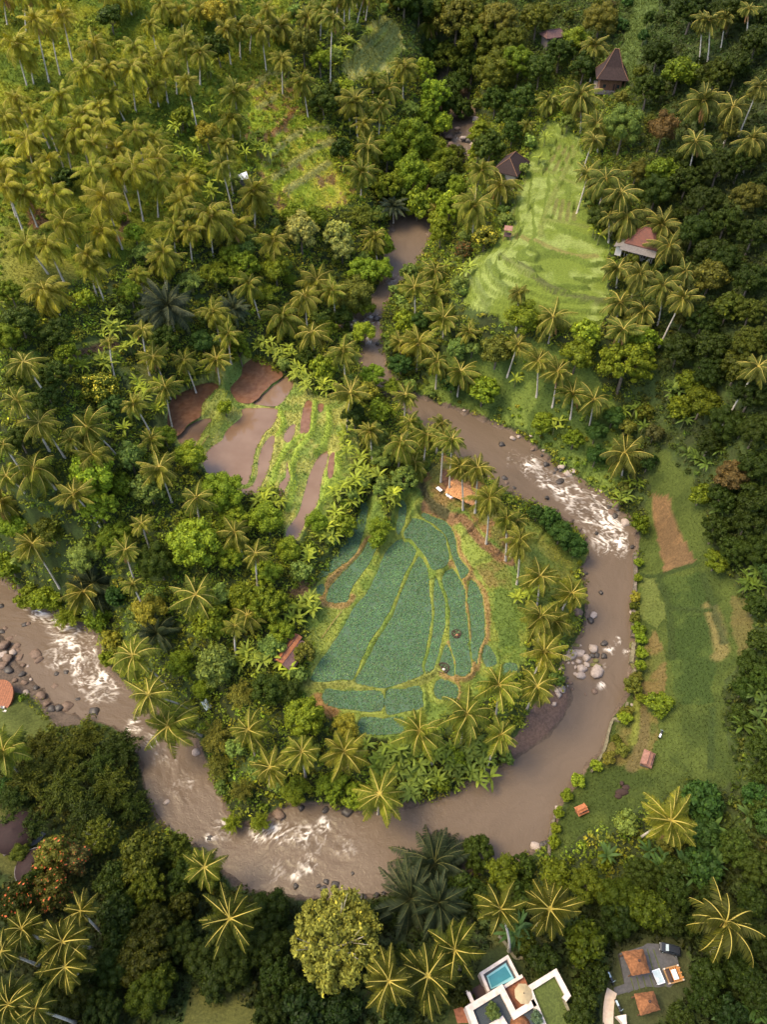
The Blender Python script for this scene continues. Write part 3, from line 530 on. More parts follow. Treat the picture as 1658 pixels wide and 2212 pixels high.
def ccol(x, y):
    a = fbm(x, y, 7, 3, 101)[:, None]; b = rng.random(len(x))[:, None]
    c = np.array([.088,.186,.078]) * (1 - a) + np.array([.108,.194,.070]) * a
    c = c * (.78 + .5 * fbm(x, y, 2.6, 3, 227))[:, None] * np.concatenate(TINT)[:, None]
    return np.where(b > .93, np.array([.08,.17,.11]), np.where(b < .10, np.array([.15,.19,.08]), c))
tufts(P_, 4, .36, .16, (R(15), R(70)), ccol, 'crop_rows', M['crop'])
# ================================================================ GROUND COVER
FW = DRIV > 0.6
opn = np.zeros(len(fx), bool)
for k in O: opn |= OPEN[k]
bare = OPEN['bar'] | OPEN['rocks'] | OPEN['villa'] | OPEN['perg'] | OPEN['lawn_b'] | OPEN['lawn_ll'] | OPEN['lawn_l']
def pick(st, x0, x1, y0, y1):
    X, Y = np.meshgrid(np.arange(x0, x1, st), np.arange(y0, y1, st)); X = X.ravel() + rng.uniform(-st, st, X.size) * .5; Y = Y.ravel() + rng.uniform(-st, st, Y.size) * .5
    Zz = g1(X, Y); a, b, _ = to_px(np.stack([X, Y, Zz], -1)); k = (a > -60) & (a < 1720) & (b > -160) & (b < 2330); return X[k], Y[k], Zz[k], a[k], b[k]
grassm = opn & ~bare & (DFLD > .1) & FW & ~tm
GZ = np.where(grassm, 1., 0.)
x, y, z, a, b = pick(.52, -130, 130, 15, 320); k = gmask(grassm, x, y); x, y, z = x[k], y[k], z[k]; k = rng.random(len(x)) < np.where(fbm(x, y, 5, 3, 7) > .42, .95, .6); x, y, z = x[k], y[k], z[k]
tufts(np.stack([x, y, z - .03], -1), 4, .50, .17, (R(20), R(75)), lambda X, Y: gcol(X, Y) * np.array([1.0, 1.05, .85]), 'grass', M['leaf_c'], big=(.8 + 1.0 * sstep(150, 240, y)) * np.where(gmask(OPEN['rfield'], x, y), .55, 1.0) * np.where(gmask(OPEN['terr'], x, y), .32, 1.0) * np.where(gmask(OPEN['wetp'], x, y), 1.5, 1.0))
def clumps(name, C_, rad, n, leaf, colf, flat=.75, vb=.45):
    tot = len(C_) * n; c = np.repeat(C_, n, 0); r = np.repeat(rad, n)
    u = rng.normal(size=(tot, 3)); u[:, 2] = np.abs(u[:, 2]) - .15; u /= np.linalg.norm(u, axis=1)[:, None]
    P = c + u * (r * rng.uniform(.55, 1.05, tot))[:, None] * np.array([1, 1, flat])
    return leafquads(P, u, leaf, tot)
def leafquads(P, nrm, leaf, n, jit=.75, asp=.55, r=None):
    r = r or rng
    nn = nrm + r.normal(size=(n, 3)) * jit * .5; nn /= np.linalg.norm(nn, axis=1)[:, None] + 1e-9
    q = r.normal(size=(n, 3)); s = np.cross(nn, q); s /= np.linalg.norm(s, axis=1)[:, None] + 1e-9; tt = np.cross(nn, s)
    L_ = (leaf * r.uniform(.6, 1.4, n))[:, None]; s = s * L_; tt = tt * L_ * asp
    return np.stack([P - s, P - tt + nn * L_ * .12, P + s, P + tt + nn * L_ * .12], 1).reshape(-1, 3)
forest = (~opn) & FW
sparse = (OPEN['grove'] | OPEN['slope'] | OPEN['rbank'] | OPEN['lter'] | OPEN['lclr'] | OPEN['rslope']) & FW
def region_col(px, py, n):
    """foliage colour by place, with vignette shade put in at right and bottom"""
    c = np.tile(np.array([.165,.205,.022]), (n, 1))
    right = sstep(1230, 1480, px) * np.maximum(sstep(1750, 900, py), .9 * sstep(1380, 1500, px)); bot = sstep(1800, 2000, py)  # right, bot: vignette darkening carried by the leaf colour
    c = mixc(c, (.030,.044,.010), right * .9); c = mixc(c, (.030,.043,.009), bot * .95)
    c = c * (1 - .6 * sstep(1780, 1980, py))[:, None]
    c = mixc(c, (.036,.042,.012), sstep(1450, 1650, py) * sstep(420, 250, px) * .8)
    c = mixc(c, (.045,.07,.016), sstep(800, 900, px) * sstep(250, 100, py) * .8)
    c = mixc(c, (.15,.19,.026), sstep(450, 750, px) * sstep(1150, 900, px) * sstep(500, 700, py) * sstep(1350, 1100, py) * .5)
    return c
x, y, z, a, b = pick(1.35, -150, 150, 8, 330)
fo = gmask(forest, x, y); sp = gmask(sparse, x, y) & (fbm(x, y, 8, 3, 17) > .50) & (rng.random(len(x)) < .55); k = fo | sp
x, y, z, a, b, fo = x[k], y[k], z[k], a[k], b[k], fo[k]
rad = np.where(fo, rng.uniform(.7, 1.5, len(x)), rng.uniform(.4, .8, len(x))) * (1 + .7 * (fbm(x, y, 6, 2, 27) - .5))
NL = 26; V = clumps('u', np.stack([x, y, z + rad * .45], -1), rad, NL, .30, None)
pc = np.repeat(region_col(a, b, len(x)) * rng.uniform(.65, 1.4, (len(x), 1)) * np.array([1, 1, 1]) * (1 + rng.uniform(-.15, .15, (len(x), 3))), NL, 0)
v = np.clip(rng.normal(.45, .22, len(pc)), 0, 1)
o = obj_of('undergrowth', np_mesh('undergrowth', V, np.arange(len(V)).reshape(-1, 4), M['leaf_c'], attrs={'Col': ('FLOAT_COLOR', 'FACE', rgba(pc)), 'v': ('FLOAT', 'FACE', v)})); o['kind'] = 'stuff'
# ================================================================ PLANT SHAPES (each kind modelled once or in a few forms, then copied)
def ico(sub):
    bm = bmesh.new(); bmesh.ops.create_icosphere(bm, subdivisions=sub, radius=1); v = np.array([q.co for q in bm.verts]); f = np.array([[q.index for q in g.verts] for g in bm.faces]); bm.free(); return v, f
ICO1 = ico(1); ICO2 = ico(2)
def crown_mesh(name, RAD, HT, lobes, per, leaf, seed, lobe_r=(.26, .42), style='round', extra=None):
    """leafy crown: lobes spread through an egg-shaped volume, each a shell of leaf faces over a small dense heart"""
    r = np.random.default_rng(seed); P = []; Nn = []; cv = []; cf = []; off = 0
    for i in range(lobes):
        ph = i * 2.39996 + r.uniform(-.4, .4); zz = 1 - 1.55 * (i + .5) / lobes; q = math.sqrt(max(0, 1 - zz * zz)); k = r.uniform(.5, .95) if style != 'lobed' else r.uniform(.55, .85)
        c = np.array([math.cos(ph) * q * RAD, math.sin(ph) * q * RAD, zz * HT]) * k + np.array([0, 0, r.uniform(-.08, .08) * HT]); lr = RAD * r.uniform(*lobe_r)
        n = int(per * r.uniform(.75, 1.3)); u = r.normal(size=(n, 3)); u[:, 2] += .25; u /= np.linalg.norm(u, axis=1)[:, None]
        rr = lr * (1 + .22 * np.sin(u[:, 0] * 5 + i) * np.cos(u[:, 1] * 4 + i)) * r.uniform(.72, 1.08, n)
        p = c + u * rr[:, None] * np.array([1, 1, .8]); P.append(p); Nn.append(u)
        w_ = ICO1[0] * lr * (.74 if style != 'airy' else .35) * np.array([1, 1, .8]) * (1 + .2 * r.random((len(ICO1[0]), 1))) + c; cv.append(w_); cf.append(ICO1[1] + off); off += len(w_)
    P = np.vstack(P); Nn = np.vstack(Nn); n = len(P)
    V = leafquads(P, Nn, leaf, n, asp=.6, r=r, jit=.9); v = np.clip(r.normal(.45, .2, n), 0, 1)
    cv = np.vstack(cv); cf = np.vstack(cf)
    # triangles of the hearts as degenerate-free quads: write them as separate triangles through a 4-gon fan is avoided; use two meshes' worth of faces
    me = bpy.data.meshes.new(name); nv = len(V) + len(cv); me.vertices.add(nv); me.vertices.foreach_set('co', np.vstack([V, cv]).astype(np.float32).ravel())
    lp = np.r_[np.arange(len(V)), (cf + len(V)).ravel()].astype(np.int32); me.loops.add(len(lp)); me.loops.foreach_set('vertex_index', lp)
    ls = np.r_[np.arange(0, len(V), 4), len(V) + np.arange(0, cf.size, 3)].astype(np.int32); lt = np.r_[np.full(n, 4), np.full(len(cf), 3)].astype(np.int32)
    me.polygons.add(len(ls)); me.polygons.foreach_set('loop_start', ls); me.polygons.foreach_set('loop_total', lt)
    mi = np.zeros(len(ls), np.int32)
    if extra: mi[:n] = np.where(r.random(n) < extra[1], 1, 0)
    me.polygons.foreach_set('material_index', mi); me.update(calc_edges=True)
    at = me.attributes.new('v', 'FLOAT', 'FACE'); at.data.foreach_set('value', np.r_[v, np.full(len(cf), .2)].astype(np.float32))
    me.materials.append(M['leaf'])
    if extra: me.materials.append(extra[0])
    return me
def feather_mesh(name, culms, hgt, spread, nleaf, leaf, seed):
    """bamboo-like or casuarina-like: arching plumes hung with narrow leaves"""
    r = np.random.default_rng(seed); P = []; D = []
    for i in range(culms):
        az = i * 2.39996 + r.uniform(-.3, .3); sp = spread * math.sqrt((i + .5) / culms) * r.uniform(.8, 1.15); hh = hgt * r.uniform(.7, 1.05) * (1 - .25 * (i / culms))
        s = r.uniform(.25, 1.0, nleaf) ** .8; x_ = sp * (s ** 1.6); z_ = hh * (np.sin(np.minimum(s * 1.9, 1.9))) * (1 - .0 * s)
        w_ = .55 * (1.15 - .55 * s) * hgt / 9
        p = np.stack([np.cos(az) * x_, np.sin(az) * x_, z_], -1) + r.normal(size=(nleaf, 3)) * w_[:, None] * np.array([1, 1, .8]); P.append(p)
        d = np.stack([np.cos(az) * np.ones(nleaf) * .7, np.sin(az) * np.ones(nleaf) * .7, -r.uniform(.1, 1.0, nleaf)], -1) + r.normal(size=(nleaf, 3)) * .45; D.append(d)
    P = np.vstack(P); D = np.vstack(D); D /= np.linalg.norm(D, axis=1)[:, None]; n = len(P)
    s = np.cross(D, np.array([0, 0, 1.]) + r.normal(size=(n, 3)) * .4); s /= np.linalg.norm(s, axis=1)[:, None]; L_ = (leaf * r.uniform(.6, 1.5, n))[:, None]
    V = np.stack([P - D * L_, P + s * L_ * .3, P + D * L_, P - s * L_ * .3], 1).reshape(-1, 3); v = np.clip(r.normal(.45, .22, n), 0, 1)
    return np_mesh(name, V, np.arange(n * 4).reshape(-1, 4), M['leaf'], attrs={'v': ('FLOAT', 'FACE', v)})
CR = {}
CR['small'] = [crown_mesh('small_crown', 2.4, 2.0, 13, 110, .26, s, (.32, .5)) for s in (1, 2, 3, 4)]
CR['mid'] = [crown_mesh('leafy_crown', 4.0, 3.6, n_, p_, l_, s, (a_, b_)) for s, n_, p_, l_, a_, b_ in ((11, 26, 170, .30, .24, .40), (12, 34, 200, .21, .18, .34), (13, 20, 120, .44, .26, .44), (14, 30, 150, .27, .14, .42), (15, 40, 90, .34, .12, .30), (16, 22, 260, .20, .26, .46))]
CR['big'] = [crown_mesh('broad_crown', 6.2, 5.0, n_, p_, l_, s, (a_, b_)) for s, n_, p_, l_, a_, b_ in ((21, 46, 210, .33, .18, .32), (22, 60, 230, .24, .12, .28), (23, 36, 190, .42, .18, .36), (24, 70, 130, .32, .09, .24), (25, 40, 330, .22, .2, .36))]
CR['lobed'] = [crown_mesh('billowing_crown', 6.0, 6.4, 26, 420, .27, s, (.24, .36), 'lobed') for s in (31, 32)]
CR['yel'] = [crown_mesh('blossom_crown', 4.2, 3.4, 22, 190, .27, 41, (.25, .4), extra=(M['yflower'], .28))]
CR['red'] = [crown_mesh('reddish_crown', 4.2, 4.4, 26, 200, .27, 51, (.25, .4), extra=(M['rflower'], .07))]
CR['open'] = [crown_mesh('open_crown', 6.4, 5.2, 210, 60, .22, 61, (.07, .15), 'airy')]
CR['feather'] = [feather_mesh('plume_crown', 30, 9.5, 6.0, 190, .34, s) for s in (71, 72, 73)]
CR['big_leaf'] = [crown_mesh('large_leaf_crown', 1.7, 1.4, 9, 46, .36, s, (.35, .55)) for s in (81, 82, 83)]
NOM = dict(small=5.2, mid=8.6, big=13.2, lobed=13, yel=9, red=9, open=13, feather=12.5, big_leaf=4.0)
def limb_trunk(name, ht, rad, spread, seed, m, crown_h):
    r = random.Random(seed); mb = MB(); lean = Vector((r.uniform(-.4, .4), r.uniform(-.4, .4), 0)); top = Vector((lean.x, lean.y, ht))
    mb.tube([(0, 0, -1.5), (lean.x * .3, lean.y * .3, ht * .4), top], [rad * 1.3, rad, rad * .75], 8)
    for i in range(6):
        a = i * 1.05 + r.uniform(-.3, .3); l = spread * r.uniform(.55, .85); e = top + Vector((math.cos(a) * l, math.sin(a) * l, crown_h * r.uniform(.3, .95)))
        md = top.lerp(e, .5) + Vector((0, 0, -crown_h * .05)); mb.tube([top - Vector((0, 0, .25)), md, e], [rad * .55, rad * .36, rad * .12], 6)
        for j in range(2):
            f = e + Vector((r.uniform(-1, 1), r.uniform(-1, 1), r.uniform(.1, .7))) * spread * .25; mb.tube([md, f], [rad * .22, rad * .07], 5)
    me = bpy.data.meshes.new(name); me.from_pydata(mb.v, [], mb.f); me.materials.append(m); me.update(); return me
TR = {k: [limb_trunk('trunk', h_, r_, s_, i + 5, m_, c_) for i in range(2)] for k, (h_, r_, s_, m_, c_) in dict(small=(2.2, .13, 1.8, M['bark'], 2), mid=(4.0, .24, 3, M['bark'], 3.6), big=(6.0, .38, 4.6, M['bark'], 5), lobed=(5.5, .4, 4.4, M['bark'], 6), yel=(3.4, .22, 3, M['bark'], 3.4), red=(4.2, .24, 3, M['bark'], 4), open=(5.5, .30, 4.7, M['palebark'], 9.0), big_leaf=(1.0, .07, 1.0, M['bark'], 1.2)).items()}
mbf = MB()
for i in range(14):
    a_ = i * 2.4; s_ = 2.6 * math.sqrt((i + .5) / 14); mbf.tube([(math.cos(a_) * .25, math.sin(a_) * .25, -.8), (math.cos(a_) * s_ * .35, math.sin(a_) * s_ * .35, 4.5), (math.cos(a_) * s_, math.sin(a_) * s_, 8.0)], [.07, .06, .03], 5)
fm = bpy.data.meshes.new('culms'); fm.from_pydata(mbf.v, [], mbf.f); fm.materials.append(mat('bamboo_culm', (.22,.20,.07), .6)); TR['feather'] = [fm]
# crown centre above the ground (in crown-mesh units) for each kind
CH = dict(small=3.6, mid=6.2, big=9.2, lobed=9.5, yel=5.6, red=7.0, open=8.8, feather=0, big_leaf=1.7)
# ---------------------------------------------------------------- palms
def frond(r, az, e0, droop, Lf, wl, twist, nl=22, seg=9):
    s = np.linspace(0, 1, seg + 1); e = e0 - droop * s ** 1.25; ds = Lf / seg
    rr = np.r_[0, np.cumsum(np.cos(e[:-1]) * ds)]; zz = np.r_[0, np.cumsum(np.sin(e[:-1]) * ds)]
    cu = lambda t: (np.interp(t, s, rr), np.interp(t, s, zz)); rad = np.array([math.cos(az), math.sin(az), 0.]); sid = np.array([-math.sin(az), math.cos(az), 0.])
    t = np.clip(np.repeat(np.linspace(.12, .985, nl), 2) + r.uniform(-.006, .006, nl * 2), 0, 1); sg = np.tile([-1., 1.], nl); a_, b_ = cu(t); ee = np.interp(t, s, e)
    swp = r.uniform(-.75, .75) * Lf / 5; P = rad * a_[:, None] + np.array([0, 0, 1.]) * b_[:, None] + sid * (swp * t ** 2)[:, None]; T = rad * np.cos(ee)[:, None] + np.array([0, 0, 1.]) * np.sin(ee)[:, None]; Nv = -rad * np.sin(ee)[:, None] + np.array([0, 0, 1.]) * np.cos(ee)[:, None]
    ln_ = wl * np.interp(t, [0, .22, .55, .8, 1], [.50, 1.0, .95, .62, .16]) * r.uniform(.78, 1.14, len(t))
    tw = twist * sg + r.normal(size=len(t)) * .13; hang = .45 + .35 * t
    d = sid * sg[:, None] * .80 + T * (.40 + .35 * t)[:, None] - Nv * hang[:, None] * .75 + Nv * tw[:, None]; d /= np.linalg.norm(d, axis=1)[:, None]
    wv = T * (.5 * Lf / nl * .92); tip = P + d * ln_[:, None] - np.array([0, 0, 1.]) * (ln_ * .22)[:, None]; md = P + d * (ln_ * .5)[:, None]
    V = np.stack([P - wv * .6, P + wv * .6, md + wv, tip + wv * .3, tip - wv * .1, md - wv], 1)
    return V, (rad, sid, rr, zz, s, swp)
def palm_mesh(name, seed, n=24, Lf=5.0, wl=1.2, e_hi=80, e_lo=-24, rib=.10, dead=0, nl=30, dsc=1.0):
    r = np.random.default_rng(seed); LV = []; RV = []; RF = []; lv = []; ro = 0
    for i in range(n):
        f = (i + .5) / n; e0 = R(e_hi + (e_lo - e_hi) * f ** .8 + r.uniform(-9, 9)); az = i * 2.39996 + r.uniform(-.38, .38)
        L_ = Lf * r.uniform(.72, 1.1) * (.72 + .28 * min(1, f * 3)); V, (rad, sid, rr, zz, s, swp) = frond(r, az, e0, R(r.uniform(35, 105) * dsc), L_, wl, r.uniform(-.35, .35), nl)
        LV.append(V); lv += list(np.clip(r.normal(.30 + .32 * f, .10) + r.normal(size=len(V)) * .17, 0, 1))
        wdt = rib * (1 - .85 * s); c = rad * rr[:, None] + np.array([0, 0, 1.]) * (zz + .03)[:, None] + sid * (swp * s ** 2)[:, None]
        rv = np.stack([c - sid * wdt[:, None], c + np.array([0, 0, .05]), c + sid * wdt[:, None]], 1).reshape(-1, 3); RV.append(rv)
        for k in range(len(s) - 1):
            for q in (0, 1): RF.append((ro + k * 3 + q, ro + k * 3 + q + 1, ro + k * 3 + 4 + q, ro + k * 3 + 3 + q))
        ro += len(rv)
    LV = np.vstack(LV); m = len(LV); V = LV.reshape(-1, 3); base = np.arange(m)[:, None] * 6
    F1 = base + np.array([0, 1, 2, 5]); F2 = base + np.array([5, 2, 3, 4]); RV = np.vstack(RV); RF = np.array(RF) + len(V)
    Fa = np.vstack([F1, F2, RF]); mi = np.r_[np.zeros(2 * m), np.ones(len(RF))]; va = np.r_[lv, lv, np.full(len(RF), .5)]
    return np_mesh(name, np.vstack([V, RV]), Fa, [M['frond'], M['rib']], mi, {'v': ('FLOAT', 'FACE', va)})
_r = random.Random(77)
PALM = [palm_mesh('fronds', 100 + i, n=_r.randint(17, 28), e_hi=_r.uniform(62, 86), e_lo=_r.uniform(-48, 2), dsc=_r.uniform(.65, 1.2), wl=_r.uniform(1.0, 1.3), Lf=_r.uniform(4.6, 5.4)) for i in range(15)]
PLUME = [palm_mesh('fronds', 170 + i, n=_r.randint(24, 32), e_hi=86, e_lo=_r.uniform(-52, -30), dsc=_r.uniform(1.0, 1.35), wl=_r.uniform(1.15, 1.4), Lf=_r.uniform(4.9, 5.7), rib=.06) for i in range(8)]
SUGAR = [palm_mesh('fronds', 140 + i, n=36, Lf=6.2, wl=1.15, e_hi=86, e_lo=-4, rib=.05, nl=38) for i in range(2)]
def deadfrond_mesh(seed):
    r = np.random.default_rng(seed); VV = []
    for i in range(3):
        V, _ = frond(r, r.uniform(-.5, .5) + i * .5, R(-38), R(62), 3.9, .5, 0, 16); VV.append(V)
    V = np.vstack(VV); m = len(V); base = np.arange(m)[:, None] * 6
    return np_mesh('dead_frond', V.reshape(-1, 3), np.vstack([base + np.array([0, 1, 2, 5]), base + np.array([5, 2, 3, 4])]), M['dead'])
DEAD = [deadfrond_mesh(200 + i) for i in range(3)]
def coco_mesh(seed):
    r = np.random.default_rng(seed); vs = []; fs = []; o_ = 0
    for i in range(16):
        a_ = r.uniform(0, 6.28); c = np.array([math.cos(a_) * .42, math.sin(a_) * .42, r.uniform(-.65, -.05)]); vs.append(ICO1[0] * .17 * np.array([1, 1, 1.25]) + c); fs.append(ICO1[1] + o_); o_ += len(ICO1[0])
    return np_mesh('coconuts', np.vstack(vs), np.vstack(fs), M['coco'], smooth=True)
COCO = [coco_mesh(i) for i in (1, 2)]
M['rib_d'] = mat('dark_midrib', (0.12, 0.12, 0.035), 0.6)
for me_ in SUGAR: me_.materials[1] = M['rib_d']
# ---------------------------------------------------------------- banana
def banana_mesh(seed):
    r = np.random.default_rng(seed); V = []; F = []; v = []; SV = MB(); o_ = 0
    for st in range(r.integers(1, 4)):
        bx, by = r.uniform(-1.3, 1.3, 2) * (0 if st == 0 else 1); hh = r.uniform(1.5, 2.6); SV.tube([(bx, by, -.5), (bx * 1.1, by * 1.1, hh)], [.15, .09], 7)
        for i in range(r.integers(7, 10)):
            az = i * 2.4 + r.uniform(-.3, .3); e0 = R(r.uniform(25, 78)); dr = R(r.uniform(60, 115)); Lf = r.uniform(1.9, 2.8); sg = 6
            s = np.linspace(0, 1, sg + 1); e = e0 - dr * s; ds = Lf / sg; rr = np.r_[0, np.cumsum(np.cos(e[:-1]) * ds)]; zz = np.r_[0, np.cumsum(np.sin(e[:-1]) * ds)]
            rad = np.array([math.cos(az), math.sin(az), 0.]); sid = np.array([-math.sin(az), math.cos(az), 0.]); c = np.array([bx * 1.1, by * 1.1, hh - .05]) + rad * rr[:, None] + np.array([0, 0, 1.]) * zz[:, None]
            wd_ = .25 * np.interp(s, [0, .15, .35, .75, 1], [.10, .45, 1, .8, .05]) * r.uniform(.85, 1.2); dp = wd_ * .25
            A = c - sid * wd_[:, None] - np.array([0, 0, 1.]) * dp[:, None]; B = c + sid * wd_[:, None] - np.array([0, 0, 1.]) * dp[:, None]
            vv = np.stack([A, c, B], 1).reshape(-1, 3); V.append(vv); lv = np.clip(r.normal(.45, .25), 0, 1)
            for k in range(sg):
                for q in (0, 1): F.append((o_ + k * 3 + q, o_ + k * 3 + q + 1, o_ + k * 3 + 4 + q, o_ + k * 3 + 3 + q)); v.append(lv + (.06 if q else -.06))
            o_ += len(vv)
    lm = np_mesh('leaves', np.vstack(V), np.array(F), M['banana'], attrs={'v': ('FLOAT', 'FACE', np.clip(v, 0, 1))})
    sm_ = bpy.data.meshes.new('stem'); sm_.from_pydata(SV.v, [], SV.f); sm_.materials.append(M['bstem']); sm_.update(); return lm, sm_
BAN = [banana_mesh(300 + i) for i in range(7)]
# ================================================================ PALMS  (sheet, x, y of the crown, crown width on the sheet [, base x, base y])
PALMS = {
'A0': [(20,-50,200,45,165),(225,130,160,315,530),(400,95,160,465,395),(325,190,120,385,480),(158,-50,170,163,205),(100,285,235,175,560),(190,390,130,215,540),(275,-50,160,290,50),(705,-50,170,765,140),(810,-50,170,845,95),
 (965,160,120,1005,315),(1045,30,150,1080,150),(1150,70,140,1170,180),(1285,50,140,1310,150),(1500,20,130,1515,85),(1185,260,180,1215,480),(1290,340,160,1285,545),(1450,190,160,1485,415),(1545,170,150,1545,380),(1630,140,130,1605,340),
 (605,290,190,610,480),(550,465,200),(700,430,140),(865,300,170),(850,445,205,872,720),(915,390,130,970,670),(1050,370,185,1078,665),(1130,430,120,1135,605),(1000,560,150,1020,690),(1205,530,150),(1505,590,195),(715,620,190,800,770),(395,630,195),(35,760,190,95,1000),(100,640,160),(200,720,160),(295,795,150),(515,830,235),(660,810,175),(170,900,205,225,1120),(425,900,175,465,1125),(310,1030,180,345,1200),(600,1095,200),(1490,770,195,1500,920),(870,840,170),(1010,1020,225),(860,1080,225,920,1420),(740,1080,180,840,1355),(1015,1165,205,1015,1395),(10,1100,265),(152,1250,215,240,1460),(350,1250,215),(670,1275,275,785,1600),(410,1430,225,525,1630),(1205,1180,200),(1160,1300,175),(650,1500,245,705,1650),(300,1580,225,410,1813),(165,1570,205,310,1760),(1120,1450,190,1125,1620),(1350,1390,255,1370,1650),(1490,1460,235,1485,1600),(1630,1220,210,1640,1465),(1215,1480,160),(600,930,175),(745,960,175),(40,1200,190,145,1480),(1050,1620,185),(555,1640,180),(1450,930,130),(1420,1060,150),(530,720,175),(640,690,150),(990,900,160),(250,1110,160)],
'A1': [(40,190,180),(165,170,185,215,230),(80,60,120,90,295),(345,110,155,370,210),(430,60,140,422,250),(500,120,165,487,550),(540,-45,150,525,170),(578,-25,140,575,190),(614,-40,150,607,225),(660,-60,140,657,80),(715,-55,150,648,200),(700,-70,140,703,100),(745,-55,150,712,130),(925,-70,150,925,70),(1000,-75,150,1000,55),(1120,150,160,1130,255),(960,430,155,953,630),(860,570,175,872,700),(810,690,155),(640,650,195,665,905),(760,500,110,760,560),(725,940,185),(690,1110,180,682,1270),(305,525,175),(175,380,140),(700,800,140),(10,1270,235,0,1460),(120,1550,210),(1460,1100,175),(1415,1330,250,1400,1545),(1590,1190,210,1580,1350),(1180,1360,155,1165,1450),(770,1530,160),(600,690,130,615,820)],
'A2': [(550,300,165),(255,650,155,270,740),(460,620,225,460,855),(410,640,155,420,745),(560,800,195,570,1000),(540,900,160),(110,810,110,108,860),(625,1160,235),(550,1200,165,575,1310),(720,1240,225),(755,1400,235,755,1570),(640,1390,140,640,1560),(985,1450,225,965,1530),(1030,1590,235,1020,1650),(1250,650,235,1255,880),(1440,690,205),(1200,910,175),(1570,900,205),(1290,130,150,1280,390),(1240,130,120,1220,440),(510,1120,185),(1390,110,130,1360,330),(1610,560,150),(1540,60,140,1520,290)],
'B0': [(590,80,195),(885,120,135,930,245),(1050,45,225,1065,160),(290,240,245,385,385),(1370,370,215),(1600,190,180),(150,690,260),(110,940,240),(255,1080,240,415,1300),(560,1110,300,765,1310),(20,1220,140),(215,1370,335,355,1500),(10,1590,265),(475,1540,240),(1020,1370,265),(600,1290,225),(450,1190,160),(985,655,200),(1180,680,180),(1390,670,205,1415,830),(1465,510,180),(700,560,110),(860,960,180),(1060,850,200),(970,1190,180),(1260,1560,230),(910,480,180),(40,1420,200)],
'B1': [(395,170,235,385,350),(320,270,195),(180,400,245,195,520),(365,500,250),(570,620,225),(615,890,250),(500,230,180),(1160,110,185,1155,165),(1030,210,180),(1165,250,180,1165,330),(1215,410,220,1213,530),(1380,500,160,1375,560),(1055,570,255,1043,745),(935,560,155,940,660),(1175,690,190,1165,860),(1325,750,240,1305,905),(940,1210,260),(1000,1070,160),(1205,1080,170),(1110,1160,205),(1215,1165,190,1197,1460),(1270,1190,190,1250,1530),(1325,1360,225,1340,1640),(1435,1370,215,1418,1660),(1510,1570,265,1490,1858),(1030,1340,245,1025,1420),(740,1140,180),(970,900,190)],
'B2': [(700,90,225,690,210),(715,305,220,718,400),(840,130,195),(990,200,205,958,450),(1130,110,165),(1120,280,205),(865,360,215,850,450),(735,480,230),(60,245,140),(280,400,250,255,560),(55,580,160),(185,680,220,178,905),(310,750,230,280,970),(410,900,240,395,1050),(545,930,245,515,1110),(745,1280,300,725,1425),(1600,720,205)],
'C0': [(205,220,240),(910,90,180),(805,260,210),(535,530,300,655,640),(850,480,150),(1260,550,345),(1510,150,255,1565,310),(1640,280,200),(1590,680,225,1630,760),(1510,750,160),(855,945,365,1080,1140),(955,1190,340,1280,1330),(1085,1390,365,1300,1450),(1600,1420,265),(20,1560,335)],
'C1': [(1620,60,210,1615,330),(300,1560,275),(575,1560,325),(1065,1430,325,1145,1640),(1365,1320,375,1325,1510),(1570,1130,325,1550,1340),(1580,1450,255),(100,1660,260)],
'C2': [(50,70,210),(65,200,240,50,480),(195,430,285,178,620),(400,540,270,340,640),(200,690,270,180,880),(290,720,260,265,825),(225,920,290),(180,1140,300)],
'D1': [(805,180,335),(1580,920,310,1640,1190),(1290,1180,355),(1115,1350,385),(865,1380,340,910,1480)],
'D2': [(265,920,345),(1040,350,385),(1390,1010,455,1300,1205)],
'D0': [(1315,650,315),(1480,980,355),(400,1130,365),(520,930,210),(140,1050,305),(60,1530,335),(230,1560,255),(420,1290,300),(10,1190,220)]}
SUGARS = {'B0': [(1070,340,390),(1505,350,200)], 'C0': [(600,480,330),(1010,800,260)], 'D1': [(1160,640,470),(1000,850,400),(1180,880,340)], 'A1': [(890,1330,170)]}
ITEMS = []           # for the labels: (object, kind, px, py, adjectives)
PALMXY = []
def along(px, py, B):
    d = ray(px, py); dxy = d[:2]; t = float(np.dot(B[:2] - CAM[:2], dxy) / np.dot(dxy, dxy)); return CAM + d * t
npalm = 0
